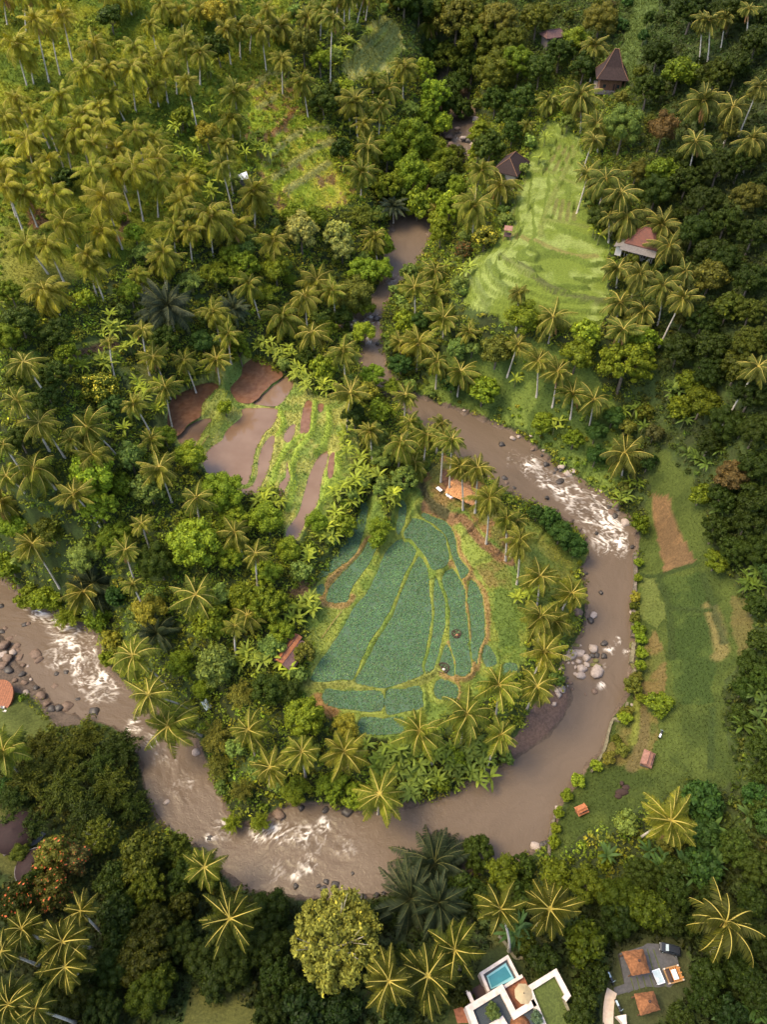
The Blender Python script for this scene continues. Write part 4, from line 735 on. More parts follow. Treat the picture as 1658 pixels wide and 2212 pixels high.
def put_palm(px, py, wpx, base, meshes, kind, hr, col, name):
    global npalm
    r = random.Random(int(px * 7 + py * 13)); npalm += 1
    h = r.uniform(*hr); P, t = hit(px, py, h)
    if base is not None:
        B, _ = hit(*base); Q = along(px, py, B); hh = Q[2] - B[2]
        if 4.0 < hh < 23: P = Q
        else:
            Q = None
            hh = min(max(hh, 5), 18); P, t = hit(px, py, hh); B = np.array([P[0] + (B[0] - P[0]) * .25, P[1] + (B[1] - P[1]) * .25, 0])
    else:
        B = np.array([P[0] + r.uniform(-1.6, 1.6), P[1] + r.uniform(-1.4, 1.4), 0])
    B[2] = g1(B[0], B[1]); dep = np.dot(P - CAM, FWD); W = wpx * dep / FPX
    root = thing(name, '', 'palm tree', tuple(B)); D = Vector(P - B); Ht = max(D.z, 2)
    # trunk: curved, tapering, ringed foot
    mb = MB(); k = r.uniform(.25, .6); rad = .21 if kind == 'coco' else .24; pts = []; rs = []
    for i in range(8):
        s = i / 7; pts.append((D.x * (s * (1 - k) + k * s * s), D.y * (s * (1 - k) + k * s * s), -.6 + (D.z + .4) * s)); rs.append(rad * (1.7 - .7 * min(1, s * 5)) * (1 - .28 * s))
    mb.tube(pts, rs, 8); mb.build('trunk', M['trunkp'], root)
    me = meshes[r.randrange(len(meshes))]; nom = (8.2 - 1.0 * float(sstep(900, 500, py))) if kind == 'coco' else 9.0; sc_ = min(max(W / nom, .42), 1.45)
    c = obj_of('fronds', me, root, D); c.scale = (sc_, sc_, sc_ * r.uniform(.92, 1.12)); tl = R(13)
    c.rotation_euler = (r.uniform(-tl, tl) - D.y / Ht * .4, r.uniform(-tl, tl) + D.x / Ht * .4, r.uniform(0, 6.28)); q = r.uniform(.85, 1.15)
    c.color = (col[0] * q * r.uniform(.92, 1.1), col[1] * q, col[2] * q, 1)
    adj = []
    if kind == 'coco':
        if r.random() < .45:
            d_ = obj_of('dead_frond', DEAD[r.randrange(3)], root, D - Vector((0, 0, .15))); d_.scale = (sc_,) * 3; d_.rotation_euler = (0, 0, r.uniform(0, 6.28) if r.random() < .4 else R(-90) + r.uniform(-.9, .9)); adj.append('brown fronds')
        if r.random() < .6:
            n_ = obj_of('coconuts', COCO[r.randrange(2)], root, D); n_.scale = (sc_,) * 3
    ITEMS.append((root, kind, px, py, W, Ht, base is not None)); PALMXY.append((P[0], P[1], W / 2)); return root
def pcol(px, py):  # frond colour, vignette shade painted in towards right and bottom
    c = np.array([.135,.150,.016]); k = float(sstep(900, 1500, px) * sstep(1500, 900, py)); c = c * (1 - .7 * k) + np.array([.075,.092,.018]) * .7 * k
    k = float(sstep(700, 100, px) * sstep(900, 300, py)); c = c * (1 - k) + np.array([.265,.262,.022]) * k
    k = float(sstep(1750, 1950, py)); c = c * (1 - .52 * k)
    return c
for t_, L_ in PALMS.items():
    for q in L_:
        a, b = tp(t_, q[0], q[1]); base = tp(t_, q[3], q[4]) if len(q) > 3 else None
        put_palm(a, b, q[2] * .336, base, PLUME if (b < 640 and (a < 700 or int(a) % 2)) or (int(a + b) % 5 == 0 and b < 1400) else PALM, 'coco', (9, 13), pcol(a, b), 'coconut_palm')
for t_, L_ in SUGARS.items():
    for q in L_:
        a, b = tp(t_, q[0], q[1]); put_palm(a, b, q[2] * .336, None, SUGAR, 'sugar', (4, 6), np.array([.060,.078,.042]) if t_[0] in 'AB' else np.array([.035,.050,.022]), 'sugar_palm')
# ================================================================ TREES  (x, y of the crown, width, height on the sheet, form, colour)
TC = dict(mid=(0.144,0.191,0.014), bright=(0.191,0.260,0.019), dark=(0.044,0.070,0.009), olive=(0.091,0.110,0.012), grey=(0.154,0.217,0.042), pale=(0.30,0.31,0.075), yellow=(0.263,0.245,0.028), tan=(0.182,0.121,0.041), deep=(0.040,0.083,0.015), oliveb=(0.136,0.141,0.022), red=(0.101,0.095,0.027), open=(0.260,0.265,0.045))
TREES = {
'A1': [(1020,880,270,260,'lobed','mid'),(1215,1030,190,200,'big','mid'),(1235,1180,200,210,'big','dark'),(1150,1290,190,190,'mid','mid'),(1270,1080,150,170,'mid','olive'),(1230,640,190,220,'big','dark'),(1330,700,150,150,'mid','dark'),(1190,1400,150,140,'mid','mid'),(1450,850,150,140,'mid','mid'),(850,960,200,230,'lobed','mid'),(1110,960,220,220,'big','mid'),(1000,1120,260,260,'lobed','mid'),(1130,1130,210,230,'big','mid'),(870,1190,240,240,'big','mid'),(1050,1310,200,190,'mid','mid'),(940,1290,180,170,'mid','dark'),(1160,600,220,240,'big','bright'),(1200,790,160,180,'mid','bright'),(1090,450,160,170,'mid','bright'),(1110,720,140,160,'mid','mid'),
 (1300,110,340,260,'big','oliveb'),(1450,260,300,260,'big','olive'),(1250,330,240,220,'big','olive'),(1550,460,280,260,'big','olive'),(1290,560,230,260,'feather','dark'),(1560,130,260,220,'big','oliveb'),(1150,330,160,170,'mid','dark'),(1550,640,200,200,'big','dark'),(1640,760,170,180,'mid','dark'),(1420,80,220,200,'lobed','olive'),(1400,420,220,240,'big','dark'),(1640,280,220,240,'big','olive'),(1060,30,220,180,'big','dark'),(1180,40,220,180,'big','olive'),(960,-20,220,160,'big','dark'),
 (290,1480,230,230,'mid','pale'),(520,1500,200,190,'mid','pale'),(560,1590,170,150,'mid','pale'),(700,1390,230,210,'feather','olive'),(810,1570,190,180,'mid','bright'),(310,270,170,260,'mid','oliveb'),(420,380,150,160,'mid','bright'),(1290,990,150,170,'open','olive'),(1510,940,210,190,'mid','dark'),(1440,970,120,160,'mid','mid'),(1250,1330,190,260,'mid','bright'),(1300,1200,130,160,'mid','bright'),(1480,1520,180,150,'yel','oliveb'),(1350,1605,130,100,'red','red'),(1200,1480,160,180,'mid','mid'),(1000,680,130,190,'feather','grey'),(440,660,180,150,'mid','dark'),(250,1370,150,130,'small','bright'),(390,1390,150,130,'small','mid'),(560,960,140,170,'small','dark'),(590,570,130,130,'small','bright'),(500,600,150,140,'small','dark')],
'A2': [(590,120,230,210,'big','oliveb'),(180,110,210,200,'big','olive'),(60,400,240,220,'big','mid'),(200,440,200,200,'big','dark'),(740,810,250,300,'big','grey'),(990,830,190,230,'mid','tan'),(1330,480,250,220,'big','olive'),(1100,460,230,180,'mid','bright'),(1540,1270,230,220,'big','oliveb'),(480,430,180,160,'mid','dark'),(330,330,220,180,'big','dark'),(430,260,180,170,'mid','mid'),(90,640,180,180,'mid','dark'),(20,850,160,140,'mid','dark'),(900,120,70,240,'small','dark'),(1180,60,260,200,'big','dark'),(1450,60,260,200,'big','dark'),(1600,260,220,220,'big','dark'),(900,560,230,200,'big','dark'),(960,340,200,200,'big','dark'),(1470,420,200,220,'big','dark'),(1150,1020,210,200,'big','dark'),(1000,1100,230,200,'big','mid'),(1150,1150,230,210,'big','dark'),(1350,1080,230,220,'big','dark'),(1500,1030,220,220,'big','dark'),(950,1230,230,220,'big','dark'),(1250,1300,240,220,'big','dark'),(1400,1420,240,220,'big','dark'),(1580,1500,230,220,'big','dark'),(1200,1480,230,220,'lobed','dark'),(1300,1620,240,220,'big','dark'),(820,1100,150,170,'mid','oliveb'),(590,1390,170,170,'mid','dark'),(1420,830,130,190,'mid','oliveb'),(1600,1000,140,160,'mid','olive')],
'A0': [(1390,80,160,200,'mid','yellow'),(1330,860,170,170,'mid','yellow'),(1400,300,170,180,'small','dark'),(920,1590,180,150,'feather','grey'),(1480,1640,160,140,'mid','mid'),(700,110,170,120,'small','dark'),(1220,1540,150,120,'mid','mid'),(60,960,170,140,'small','mid'),(420,1150,160,140,'small','dark'),(1160,750,130,130,'small','mid'),(860,1500,140,120,'small','bright'),(1500,1130,160,150,'feather','grey'),(1300,1080,140,130,'small','mid'),(1590,1600,120,110,'small','grey')],
'B0': [(1445,985,110,100,'small','bright'),(1380,110,230,240,'feather','mid'),(1230,150,200,190,'feather','grey'),(1500,120,180,220,'feather','mid'),(1580,60,200,190,'mid','mid'),(640,850,250,210,'yel','olive'),(600,1400,300,330,'big','bright'),(620,1600,300,230,'big','bright'),(1050,530,180,170,'mid','dark'),(1540,610,180,190,'mid','mid'),(1210,1290,210,190,'mid','bright'),(830,1300,200,230,'mid','grey'),(1430,1520,290,240,'big','bright'),(340,770,230,200,'big','dark'),(100,780,180,150,'mid','olive'),(60,240,190,170,'big','mid'),(120,430,250,200,'big','dark'),(350,500,220,160,'mid','dark'),(700,950,170,150,'mid','grey'),(1060,1170,170,140,'mid','mid'),(420,640,170,140,'mid','mid'),(30,520,200,180,'big','mid'),(830,240,170,150,'mid','bright'),(550,280,130,110,'small','bright'),(300,930,200,180,'big','dark'),(950,1500,230,210,'mid','grey'),(1300,560,160,150,'mid','deep'),(780,1480,160,180,'mid','mid'),(120,1180,190,180,'big','dark')],
'B1': [(970,430,160,160,'mid','bright'),(1560,610,210,210,'mid','oliveb'),(880,820,180,170,'feather','mid'),(640,260,250,230,'lobed','oliveb'),(700,330,160,150,'mid','mid'),(1000,110,140,130,'mid','grey'),(710,500,170,140,'mid','bright'),(640,1030,180,160,'mid','dark'),(440,720,170,160,'mid','bright'),(130,90,210,190,'mid','mid'),(80,230,190,180,'feather','mid'),(700,100,210,150,'mid','bright'),(780,1170,160,200,'mid','grey'),(820,1290,170,180,'mid','grey'),(960,1430,190,150,'mid','grey'),(800,1510,90,80,'small','grey'),(940,700,170,120,'mid','deep'),(1270,800,170,130,'mid','deep'),(1470,870,220,150,'mid','mid'),(810,1010,160,140,'small','mid'),(560,400,150,140,'mid','dark'),(330,650,150,130,'small','dark'),(760,770,170,120,'mid','bright'),(720,880,140,120,'small','yellow'),(1060,420,140,150,'mid','deep'),(1300,600,150,140,'mid','grey'),(460,480,140,130,'mid','mid'),(1400,600,110,100,'small','grey'),(820,90,150,160,'mid','bright'),(230,130,120,130,'feather','mid')],
'B2': [(80,400,230,230,'mid','mid'),(495,500,180,180,'mid','bright'),(440,640,220,200,'mid','mid'),(760,680,370,380,'big','mid'),(870,560,210,190,'mid','bright'),(1310,130,230,200,'mid','oliveb'),(1120,410,130,110,'mid','oliveb'),(1420,330,220,170,'mid','olive'),(1250,420,230,190,'big','dark'),(1560,360,210,190,'big','olive'),(1100,600,230,190,'mid','dark'),(1300,580,230,200,'big','dark'),(1560,560,240,200,'big','olive'),(1300,760,240,190,'big','dark'),(1480,720,240,200,'big','olive'),(1560,900,240,210,'big','dark'),(1250,950,230,190,'mid','mid'),(1400,1080,240,200,'big','dark'),(1600,1130,240,200,'big','dark'),(1300,1200,200,150,'mid','dark'),(1450,1420,240,200,'big','tan'),(1600,1350,230,200,'big','dark'),(1380,1560,240,200,'big','dark'),(1580,1560,240,200,'big','dark'),(1240,1540,150,140,'mid','mid'),(1380,30,230,200,'big','dark'),(1560,150,240,200,'big','dark'),(1100,980,170,140,'mid','mid'),(1180,820,190,160,'mid','mid'),(560,1140,140,150,'mid','deep'),(560,1290,140,150,'mid','deep'),(220,1080,150,170,'mid','mid'),(420,1180,150,120,'mid','mid'),(670,1040,150,120,'mid','deep'),(900,1330,120,140,'mid','deep')],
'C0': [(1250,210,350,330,'big','bright'),(740,190,250,260,'big','mid'),(1010,330,270,330,'big','dark'),(970,640,230,230,'mid','yellow'),(550,290,220,220,'mid','grey'),(100,90,230,200,'mid','bright'),(1360,720,230,280,'mid','mid'),(1390,1000,260,280,'mid','grey'),(1160,980,190,190,'mid','mid'),(1400,1420,240,300,'feather','oliveb'),(1560,560,190,200,'mid','mid'),(320,120,190,170,'mid','olive'),(1480,300,170,160,'mid','bright'),(50,350,190,160,'mid','mid'),(1550,1150,220,200,'feather','oliveb'),(640,700,190,170,'mid','mid'),(440,660,220,150,'feather','mid'),(740,560,150,160,'mid','deep'),(720,840,140,130,'small','yellow'),(690,960,110,150,'small','mid'),(270,1480,280,200,'feather','olive'),(550,1450,300,220,'feather','olive'),(400,1580,300,220,'feather','olive'),(780,1500,300,230,'feather','dark'),(100,1480,230,200,'feather','dark'),(640,1620,280,200,'feather','dark'),(1310,1150,150,150,'mid','mid'),(1400,1600,200,220,'feather','oliveb'),(300,570,200,180,'mid','bright'),(1420,560,150,140,'small','grey'),(200,560,200,110,'mid','mid'),(1500,60,220,190,'big','bright')],
'C1': [(320,1330,280,260,'big','mid'),(590,1395,180,160,'mid','yellow'),(320,910,160,160,'mid','oliveb'),(80,600,270,260,'big','mid'),(280,1060,130,130,'big_leaf','grey'),(810,80,200,180,'feather','mid'),(790,190,120,110,'small','mid'),(570,100,170,140,'mid','mid'),(220,260,180,170,'mid','bright'),(110,880,170,130,'mid','grey'),(90,1150,220,200,'mid','dark'),(80,400,190,170,'mid','bright'),(220,1180,170,160,'mid','dark'),(170,780,180,170,'mid','mid'),(400,80,170,130,'mid','bright'),(1290,1600,150,110,'mid','mid'),(80,60,230,200,'mid','bright')],
'C2': [(260,60,160,140,'mid','deep'),(330,150,170,150,'mid','deep'),(430,240,170,150,'mid','deep'),(180,20,130,110,'mid','deep'),(840,90,120,180,'small','mid'),(1340,120,240,200,'big','dark'),(1550,60,230,200,'big','dark'),(1460,260,240,190,'big','dark'),(1600,260,220,190,'big','dark'),(1340,330,170,130,'mid','mid'),(1600,620,170,150,'mid','dark'),(1620,850,170,140,'mid','dark'),(1560,1000,200,170,'mid','dark'),(1520,1150,170,160,'mid','dark'),(1640,1080,200,190,'big','dark'),(1640,1530,190,170,'mid','dark'),(1480,1330,150,130,'small','dark'),(970,1250,170,90,'small','mid'),(840,1000,80,170,'small','bright'),(790,1130,130,130,'small','oliveb'),(740,1340,100,90,'small','bright'),(830,770,100,60,'small','mid'),(830,340,70,70,'small','bright'),(815,560,75,75,'small','yellow'),(812,690,80,70,'small','oliveb'),(845,830,80,90,'small','bright'),(850,920,85,90,'small','bright'),(820,1080,80,80,'small','oliveb'),(850,1215,80,60,'small','mid'),(760,1300,90,80,'small','oliveb'),(725,1545,95,80,'small','oliveb'),(640,1600,95,80,'small','oliveb'),(560,1640,85,70,'small','bright'),(690,1480,80,70,'small','olive'),(830,440,60,60,'small','mid'),(800,620,60,60,'small','olive')],
'D0': [(430,110,360,260,'feather','olive'),(720,90,320,240,'feather','olive'),(200,60,330,220,'feather','olive'),(560,260,320,240,'feather','dark'),(850,210,260,240,'feather','dark'),(340,560,250,230,'red','oliveb'),(480,600,200,210,'red','red'),(330,800,270,240,'red','oliveb'),(130,850,260,260,'red','olive'),(650,440,240,260,'open','olive'),(60,330,210,160,'feather','dark'),(120,560,130,130,'mid','olive'),(900,580,300,260,'big','olive'),(1130,540,230,240,'big','olive'),(720,720,230,190,'big','dark'),(940,800,270,240,'big','mid'),(760,960,280,250,'big','dark'),(980,1040,300,260,'big','olive'),(1170,900,200,190,'mid','olive'),(920,1240,330,280,'big','olive'),(1150,1130,240,240,'big','dark'),(950,1460,290,240,'big','mid'),(720,1320,260,230,'big','dark'),(480,1470,270,240,'big','olive'),(660,1580,260,230,'big','dark'),(1010,1380,260,220,'big','mid'),(1300,1230,250,200,'big','dark'),(1500,1280,260,220,'big','dark'),(1380,1400,220,130,'mid','dark'),(200,350,240,230,'feather','dark'),(80,160,240,200,'feather','dark'),(1580,1150,240,220,'big','dark'),(300,1400,200,170,'mid','dark'),(1180,700,210,190,'mid','dark')],
'D1': [(520,1120,600,620,'open','open'),(1430,560,240,270,'big','dark'),(1600,690,230,210,'mid','mid'),(100,930,270,190,'big','dark'),(90,1150,280,240,'big','dark'),(150,1370,280,240,'big','dark'),(330,1550,280,220,'mid','deep'),(100,1580,260,230,'big','dark'),(560,1560,250,170,'mid','deep'),(260,1450,200,170,'mid','dark'),(1350,790,220,200,'mid','dark'),(1480,850,180,160,'mid','dark'),(750,960,170,200,'mid','dark'),(30,320,100,170,'feather','mid'),(660,190,200,110,'mid','mid'),(500,130,200,130,'mid','mid'),(270,150,200,150,'mid','mid'),(1200,110,120,100,'small','mid'),(1330,1450,170,190,'small','olive'),(900,1580,150,150,'small','deep'),(-80,110,190,260,'feather','oliveb'),(-150,320,150,200,'feather','mid'),(930,930,200,170,'mid','dark')],
'D2': [(440,90,100,80,'small','bright'),(370,190,90,80,'small','mid'),(320,300,80,80,'small','mid'),(300,400,70,70,'small','mid'),(290,480,90,80,'small','mid'),(480,1130,290,290,'mid','mid'),(700,850,280,230,'big','mid'),(880,920,280,250,'big','mid'),(500,760,250,200,'mid','mid'),(300,700,200,160,'mid','mid'),(90,640,190,150,'mid','dark'),(1230,210,260,220,'mid','deep'),(1250,420,220,190,'mid','deep'),(1460,520,250,220,'big','dark'),(1250,640,240,210,'mid','deep'),(1580,650,230,210,'big','dark'),(860,700,230,200,'big','dark'),(1060,820,250,230,'big','dark'),(1030,980,230,220,'big','dark'),(1290,880,200,190,'big','dark'),(1560,860,220,200,'big','dark'),(1600,1130,220,220,'big','dark'),(1500,1330,250,220,'mid','dark'),(1280,1330,220,200,'mid','dark'),(1250,1480,260,240,'big','dark'),(1420,1600,240,210,'mid','deep'),(1600,1480,240,230,'big','dark'),(560,1350,200,200,'mid','dark'),(480,1480,190,190,'mid','dark'),(450,1600,190,170,'mid','dark'),(1100,1620,200,140,'mid','dark'),(700,1000,230,210,'mid','dark'),(620,600,120,110,'big_leaf','mid'),(1620,60,150,170,'mid','dark'),(1610,280,170,170,'mid','dark'),(220,1250,200,130,'small','dark'),(100,1120,160,130,'small','mid')]}
TREEXY = []
def put_tree(px, py, wpx, hpx, form, col, grp=None):
    r = random.Random(int(px * 11 + py * 5) + len(form)); ms = CR[form]; i = r.randrange(len(ms)); nom = NOM[form]
    if form == 'feather':
        P, t = hit(px, py + hpx * .2, 3.0)
    else: P, t = hit(px, py, CH[form] * .7)
    dep = np.dot(P - CAM, FWD); s = min(max(wpx * dep / FPX / nom, .35), 1.6); sz = min(max(.5 * s + .5 * hpx * dep / FPX / nom, .6 * s), 1.4 * s)
    if form == 'feather': B = np.array([P[0], P[1], g1(P[0], P[1])])
    else:
        P, t = hit(px, py, CH[form] * sz); B = np.array([P[0], P[1], g1(P[0], P[1])])
    nm = {'feather': 'bamboo_clump', 'big_leaf': 'shrub', 'small': 'shrub'}.get(form, 'broadleaf_tree')
    root = thing(nm, '', {'bamboo_clump': 'bamboo', 'shrub': 'shrub', 'broadleaf_tree': 'tree'}[nm], tuple(B), 0)
    rz = r.uniform(0, 6.28)
    tk = obj_of('trunk', TR[form][r.randrange(len(TR[form]))], root); tk.scale = (s, s, sz); tk.rotation_euler = (0, 0, rz)
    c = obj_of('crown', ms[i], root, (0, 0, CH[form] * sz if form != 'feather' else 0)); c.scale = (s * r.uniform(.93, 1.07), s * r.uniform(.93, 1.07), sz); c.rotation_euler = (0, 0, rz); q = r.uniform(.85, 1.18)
    q *= 1 - .66 * float(sstep(1780, 1980, py)) * (form != 'open') * (col not in ('dark', 'red')) - .40 * float(sstep(1780, 1980, py)) * (col == 'dark') - .28 * float(sstep(1500, 1600, py) * sstep(420, 300, px)) * (form == 'feather'); q *= 1 - .35 * float(sstep(1300, 1480, px) * sstep(1500, 1100, py)); cc = TC[col]; c.color = (cc[0] * q * r.uniform(.92, 1.1), cc[1] * q, cc[2] * q, 1)  # crown colour dimmed by place, imitating vignette at the right and bottom edges
    ITEMS.append((root, nm, px, py, col, form, 0)); TREEXY.append((P[0], P[1], nom * s / 2)); return root
for t_, L_ in TREES.items():
    for q in L_:
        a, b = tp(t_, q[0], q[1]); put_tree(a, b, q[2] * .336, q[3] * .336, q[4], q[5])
# ---------------------------------------------------------------- shrubs filling the gaps in the jungle
cand = []
xs = rng.uniform(-150, 150, 9000); ys = rng.uniform(10, 320, 9000); zs_ = g1(xs, ys); pa, pb, _ = to_px(np.stack([xs, ys, zs_], -1))
ok = gmask(forest, xs, ys) & (pa > -20) & (pa < 1680) & (pb > -40) & (pb < 2240)
spx = gmask(OPEN['rbank'] | OPEN['rslope'] | OPEN['grove'], xs, ys) & (rng.random(9000) < .10) & (pa > -20) & (pa < 1680) & (pb > -40)
TX_ = np.array(TREEXY); put = []; ns = 0
for i in np.where(ok | spx)[0]:
    if ns >= 215: break
    d = np.hypot(TX_[:, 0] - xs[i], TX_[:, 1] - ys[i]) - TX_[:, 2] * .8
    if d.min() < .6 or (put and min(math.hypot(xs[i] - q[0], ys[i] - q[1]) for q in put) < 3.4): continue
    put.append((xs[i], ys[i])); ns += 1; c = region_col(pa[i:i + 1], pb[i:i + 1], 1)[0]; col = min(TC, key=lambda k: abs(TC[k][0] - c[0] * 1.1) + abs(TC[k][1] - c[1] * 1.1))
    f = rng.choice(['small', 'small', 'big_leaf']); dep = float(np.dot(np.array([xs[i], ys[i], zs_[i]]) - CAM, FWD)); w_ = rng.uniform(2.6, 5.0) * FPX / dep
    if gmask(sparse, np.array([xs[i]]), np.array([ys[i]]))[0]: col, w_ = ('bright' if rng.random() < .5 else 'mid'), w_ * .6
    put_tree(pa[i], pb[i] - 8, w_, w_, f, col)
# ---------------------------------------------------------------- banana plants
BANS = {'A0': [(1345,710),(1200,790),(1140,850),(1270,940),(1310,1140),(1350,1180),(1380,1260),(1540,930),(1600,940),(1580,1000),(1640,880),(1250,1030),(1350,470),(1180,1000)],
 'A1': [(800,120),(715,240),(600,295),(640,290),(470,260),(530,360),(570,390),(540,430),(570,810),(550,1050),(20,900),(15,960),(60,1330),(215,470),(60,1000)],
 'A2': [(230,900),(195,1020),(580,1460),(560,1500)],
 'B0': [(710,400),(765,480),(720,510),(835,600),(545,720),(705,720),(905,860),(960,900),(1030,960),(1020,1000),(930,950),(860,1030),(800,1130),(1140,790),(1190,800),(1300,750),(1330,780),(1250,780),(1110,880),(1040,1010),(1000,870)],
 'B1': [(30,600),(90,620),(140,660),(60,560),(180,650),(240,660),(270,700),(220,620),(300,760),(260,770),(330,840),(380,810),(430,850),(455,830),(500,860),(70,1570),(130,1600),(30,1590),(590,1140),(560,1180),(600,1240),(590,1285),(680,1300),(660,1370),(710,1395),(735,1430),(800,1440),(610,1490),(560,1510),(660,1560),(700,1490),(540,1560),(890,1530),(860,1575),(905,1590),(620,1590),(1375,105),(1230,90),(650,1450)],
 'B2': [(40,810),(1040,860),(1050,900),(840,970),(800,1020),(740,1010),(860,1120),(1060,1060),(1120,1080),(1140,900),(500,1040),(1180,1320),(1270,1350),(1360,1260),(1200,1290),(320,1080),(760,1550),(820,1480),(720,1540)],
 'C0': [(1550,1000),(1620,960),(1590,930)],
 'C1': [(490,110),(470,190),(350,300),(520,20),(360,580),(320,620),(280,640),(380,660),(260,720),(350,650),(30,940),(60,990),(120,960),(180,985),(100,900),(720,1520),(860,1600),(980,1600),(1060,1640),(1200,1560),(1270,1540),(1350,1600),(1250,1640),(1430,1600),(1400,1540),(1500,1600),(900,1560),(1150,1590)],
 'C2': [(1330,30),(1540,450),(1520,510),(1580,380),(1640,870),(1560,1190),(1620,1260),(1600,1350),(1500,1390),(1640,1440),(130,570),(85,560),(300,840)],
 'D1': [(820,25),(900,35),(960,20),(1040,60),(1050,150),(1000,130),(1100,90),(1390,50),(1300,80),(1460,10),(1150,70),(1640,1080)],
 'D2': [(1530,330),(1300,400),(1110,650),(1180,720),(1060,670),(1260,600),(960,650),(1560,1590),(1380,1600),(625,580),(900,550),(1330,520),(60,1100)]}
for t_, L_ in BANS.items():
    for q in L_:
        a, b = tp(t_, *q); r = random.Random(int(a * 3 + b * 17)); P, _ = hit(a, b, 1.8); B = (P[0], P[1], float(g1(P[0], P[1])))
        root = thing('banana_plant', '', 'banana plant', B); lm, sm_ = BAN[r.randrange(len(BAN))]; s = r.uniform(.95, 1.25) * (1.0 if t_[0] != 'A' else 1.1)
        st = obj_of('stem', sm_, root); lv = obj_of('leaves', lm, root); rz = r.uniform(0, 6.28)
        for o_ in (st, lv): o_.scale = (s, s, s); o_.rotation_euler = (0, 0, rz)
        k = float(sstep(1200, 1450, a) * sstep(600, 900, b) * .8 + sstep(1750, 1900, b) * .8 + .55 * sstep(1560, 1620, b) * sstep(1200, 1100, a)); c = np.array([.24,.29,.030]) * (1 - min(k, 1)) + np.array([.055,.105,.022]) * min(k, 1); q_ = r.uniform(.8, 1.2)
        lv.color = (c[0] * q_, c[1] * q_, c[2] * q_ * r.uniform(.8, 1.4), 1); ITEMS.append((root, 'banana', a, b, '', '', 0))
# ================================================================ BOULDERS
def rock_mesh(seed):
    r = np.random.default_rng(seed); v, f = ICO2; k = 1 + .16 * np.sin(v @ r.normal(size=3) * 2.2 + r.uniform(0, 6)) + .1 * np.sin(v @ r.normal(size=3) * 4 + 1); v = v * k[:, None]
    for i in range(4):
        n = r.normal(size=3); n /= np.linalg.norm(n); d = v @ n; lim = r.uniform(.55, .8); v = v - np.maximum(d - lim, 0)[:, None] * n * .85
    return v, f
RK = {k: [np_mesh('boulder', *rock_mesh(s), M['rock_' + k], smooth=False) for s in range(400, 406)] for k in 'ldbm'}
for L_ in RK.values():
    for me in L_: me.polygons.foreach_set('use_smooth', [True] * len(me.polygons))
Z8 = lambda a, b, w_, h_=None, c='l': ((1800 + a / 5.527) * .6632, (2050 + b / 5.527) * .6632, w_ / 5.527 * .6632, (h_ or w_) / 5.527 * .6632, c)
ROCKS = [Z8(750,345,130,120),Z8(500,425,165,105),Z8(290,480,225,150),Z8(620,525,130,110),Z8(490,585,80,70),Z8(625,630,80,85),Z8(795,645,155,70,'m'),Z8(530,720,160,125),Z8(500,835,140,115),Z8(790,775,180,190),Z8(415,800,58,50),Z8(420,685,42,50),Z8(375,610,45,40),Z8(290,605,42,40),Z8(930,255,95,85,'d'),Z8(815,465,75,80,'d'),Z8(930,490,95,90,'d'),Z8(725,470,75,70,'d'),Z8(790,560,75,60,'m'),Z8(110,935,95,70),Z8(178,1070,115,140),Z8(80,1095,105,85),Z8(120,1187,95,90),Z8(285,870,32,40,'d'),Z8(370,1080,45,40,'b'),Z8(340,970,50,45,'b'),Z8(280,1020,28,30),Z8(150,720,95,60),Z8(190,880,95,60),Z8(350,420,62,55,'b'),Z8(265,320,95,60,'d'),Z8(510,290,42,35),Z8(770,1130,80,75,'b'),Z8(600,1170,32,30,'b'),Z8(40,1340,70,60),Z8(25,930,70,60),Z8(30,1010,70,50,'b'),Z8(450,290,120,50,'m'),Z8(1460,640,70,150,'m'),Z8(1430,270,60,170,'m'),Z8(1440,1365,45,45)]
def rk(t, L): 
    for q in L: a, b = tp(t, q[0], q[1]); ROCKS.append((a, b, q[2] * .336, q[2] * .28, q[3] if len(q) > 3 else 'l'))
rk('C2', [(540,682,40),(525,715,36,'d'),(442,670,58,'b'),(680,45,42,'d'),(745,92,62),(560,152,22,'d'),(700,1,40,'d'),(640,40,26,'d'),(655,20,50,'b'),(690,-20,55,'b'),(630,-20,40,'d'),(590,535,24,'d'),(490,410,26,'d'),(790,240,26,'d'),(795,660,30)])
rk('B2', [(235,1350,36,'d'),(285,1410,26,'d'),(340,1362,42),(380,1412,45),(412,1392,36),(322,1462,48,'d'),(455,1498,26,'b'),(150,1250,26,'b'),(222,1258,18),(590,1522,22),(60,1170,22),(25,1182,30),(210,1290,16,'d'),(330,1390,36,'d'),(300,1385,30,'d'),(640,1630,40,'d'),(240,1560,22,'d'),(35,1500,22,'d'),(140,1165,16),(355,1420,40,'b')])
rk('B1', [(790,412,42,'d'),(570,442,60,'d'),(550,462,40,'b'),(600,432,34,'b'),(650,380,30,'b'),(1590,1222,36,'d'),(1610,1440,30,'d'),(1620,1470,30,'b'),(1350,1000,16),(790,575,20,'d'),(885,155,22,'b')])
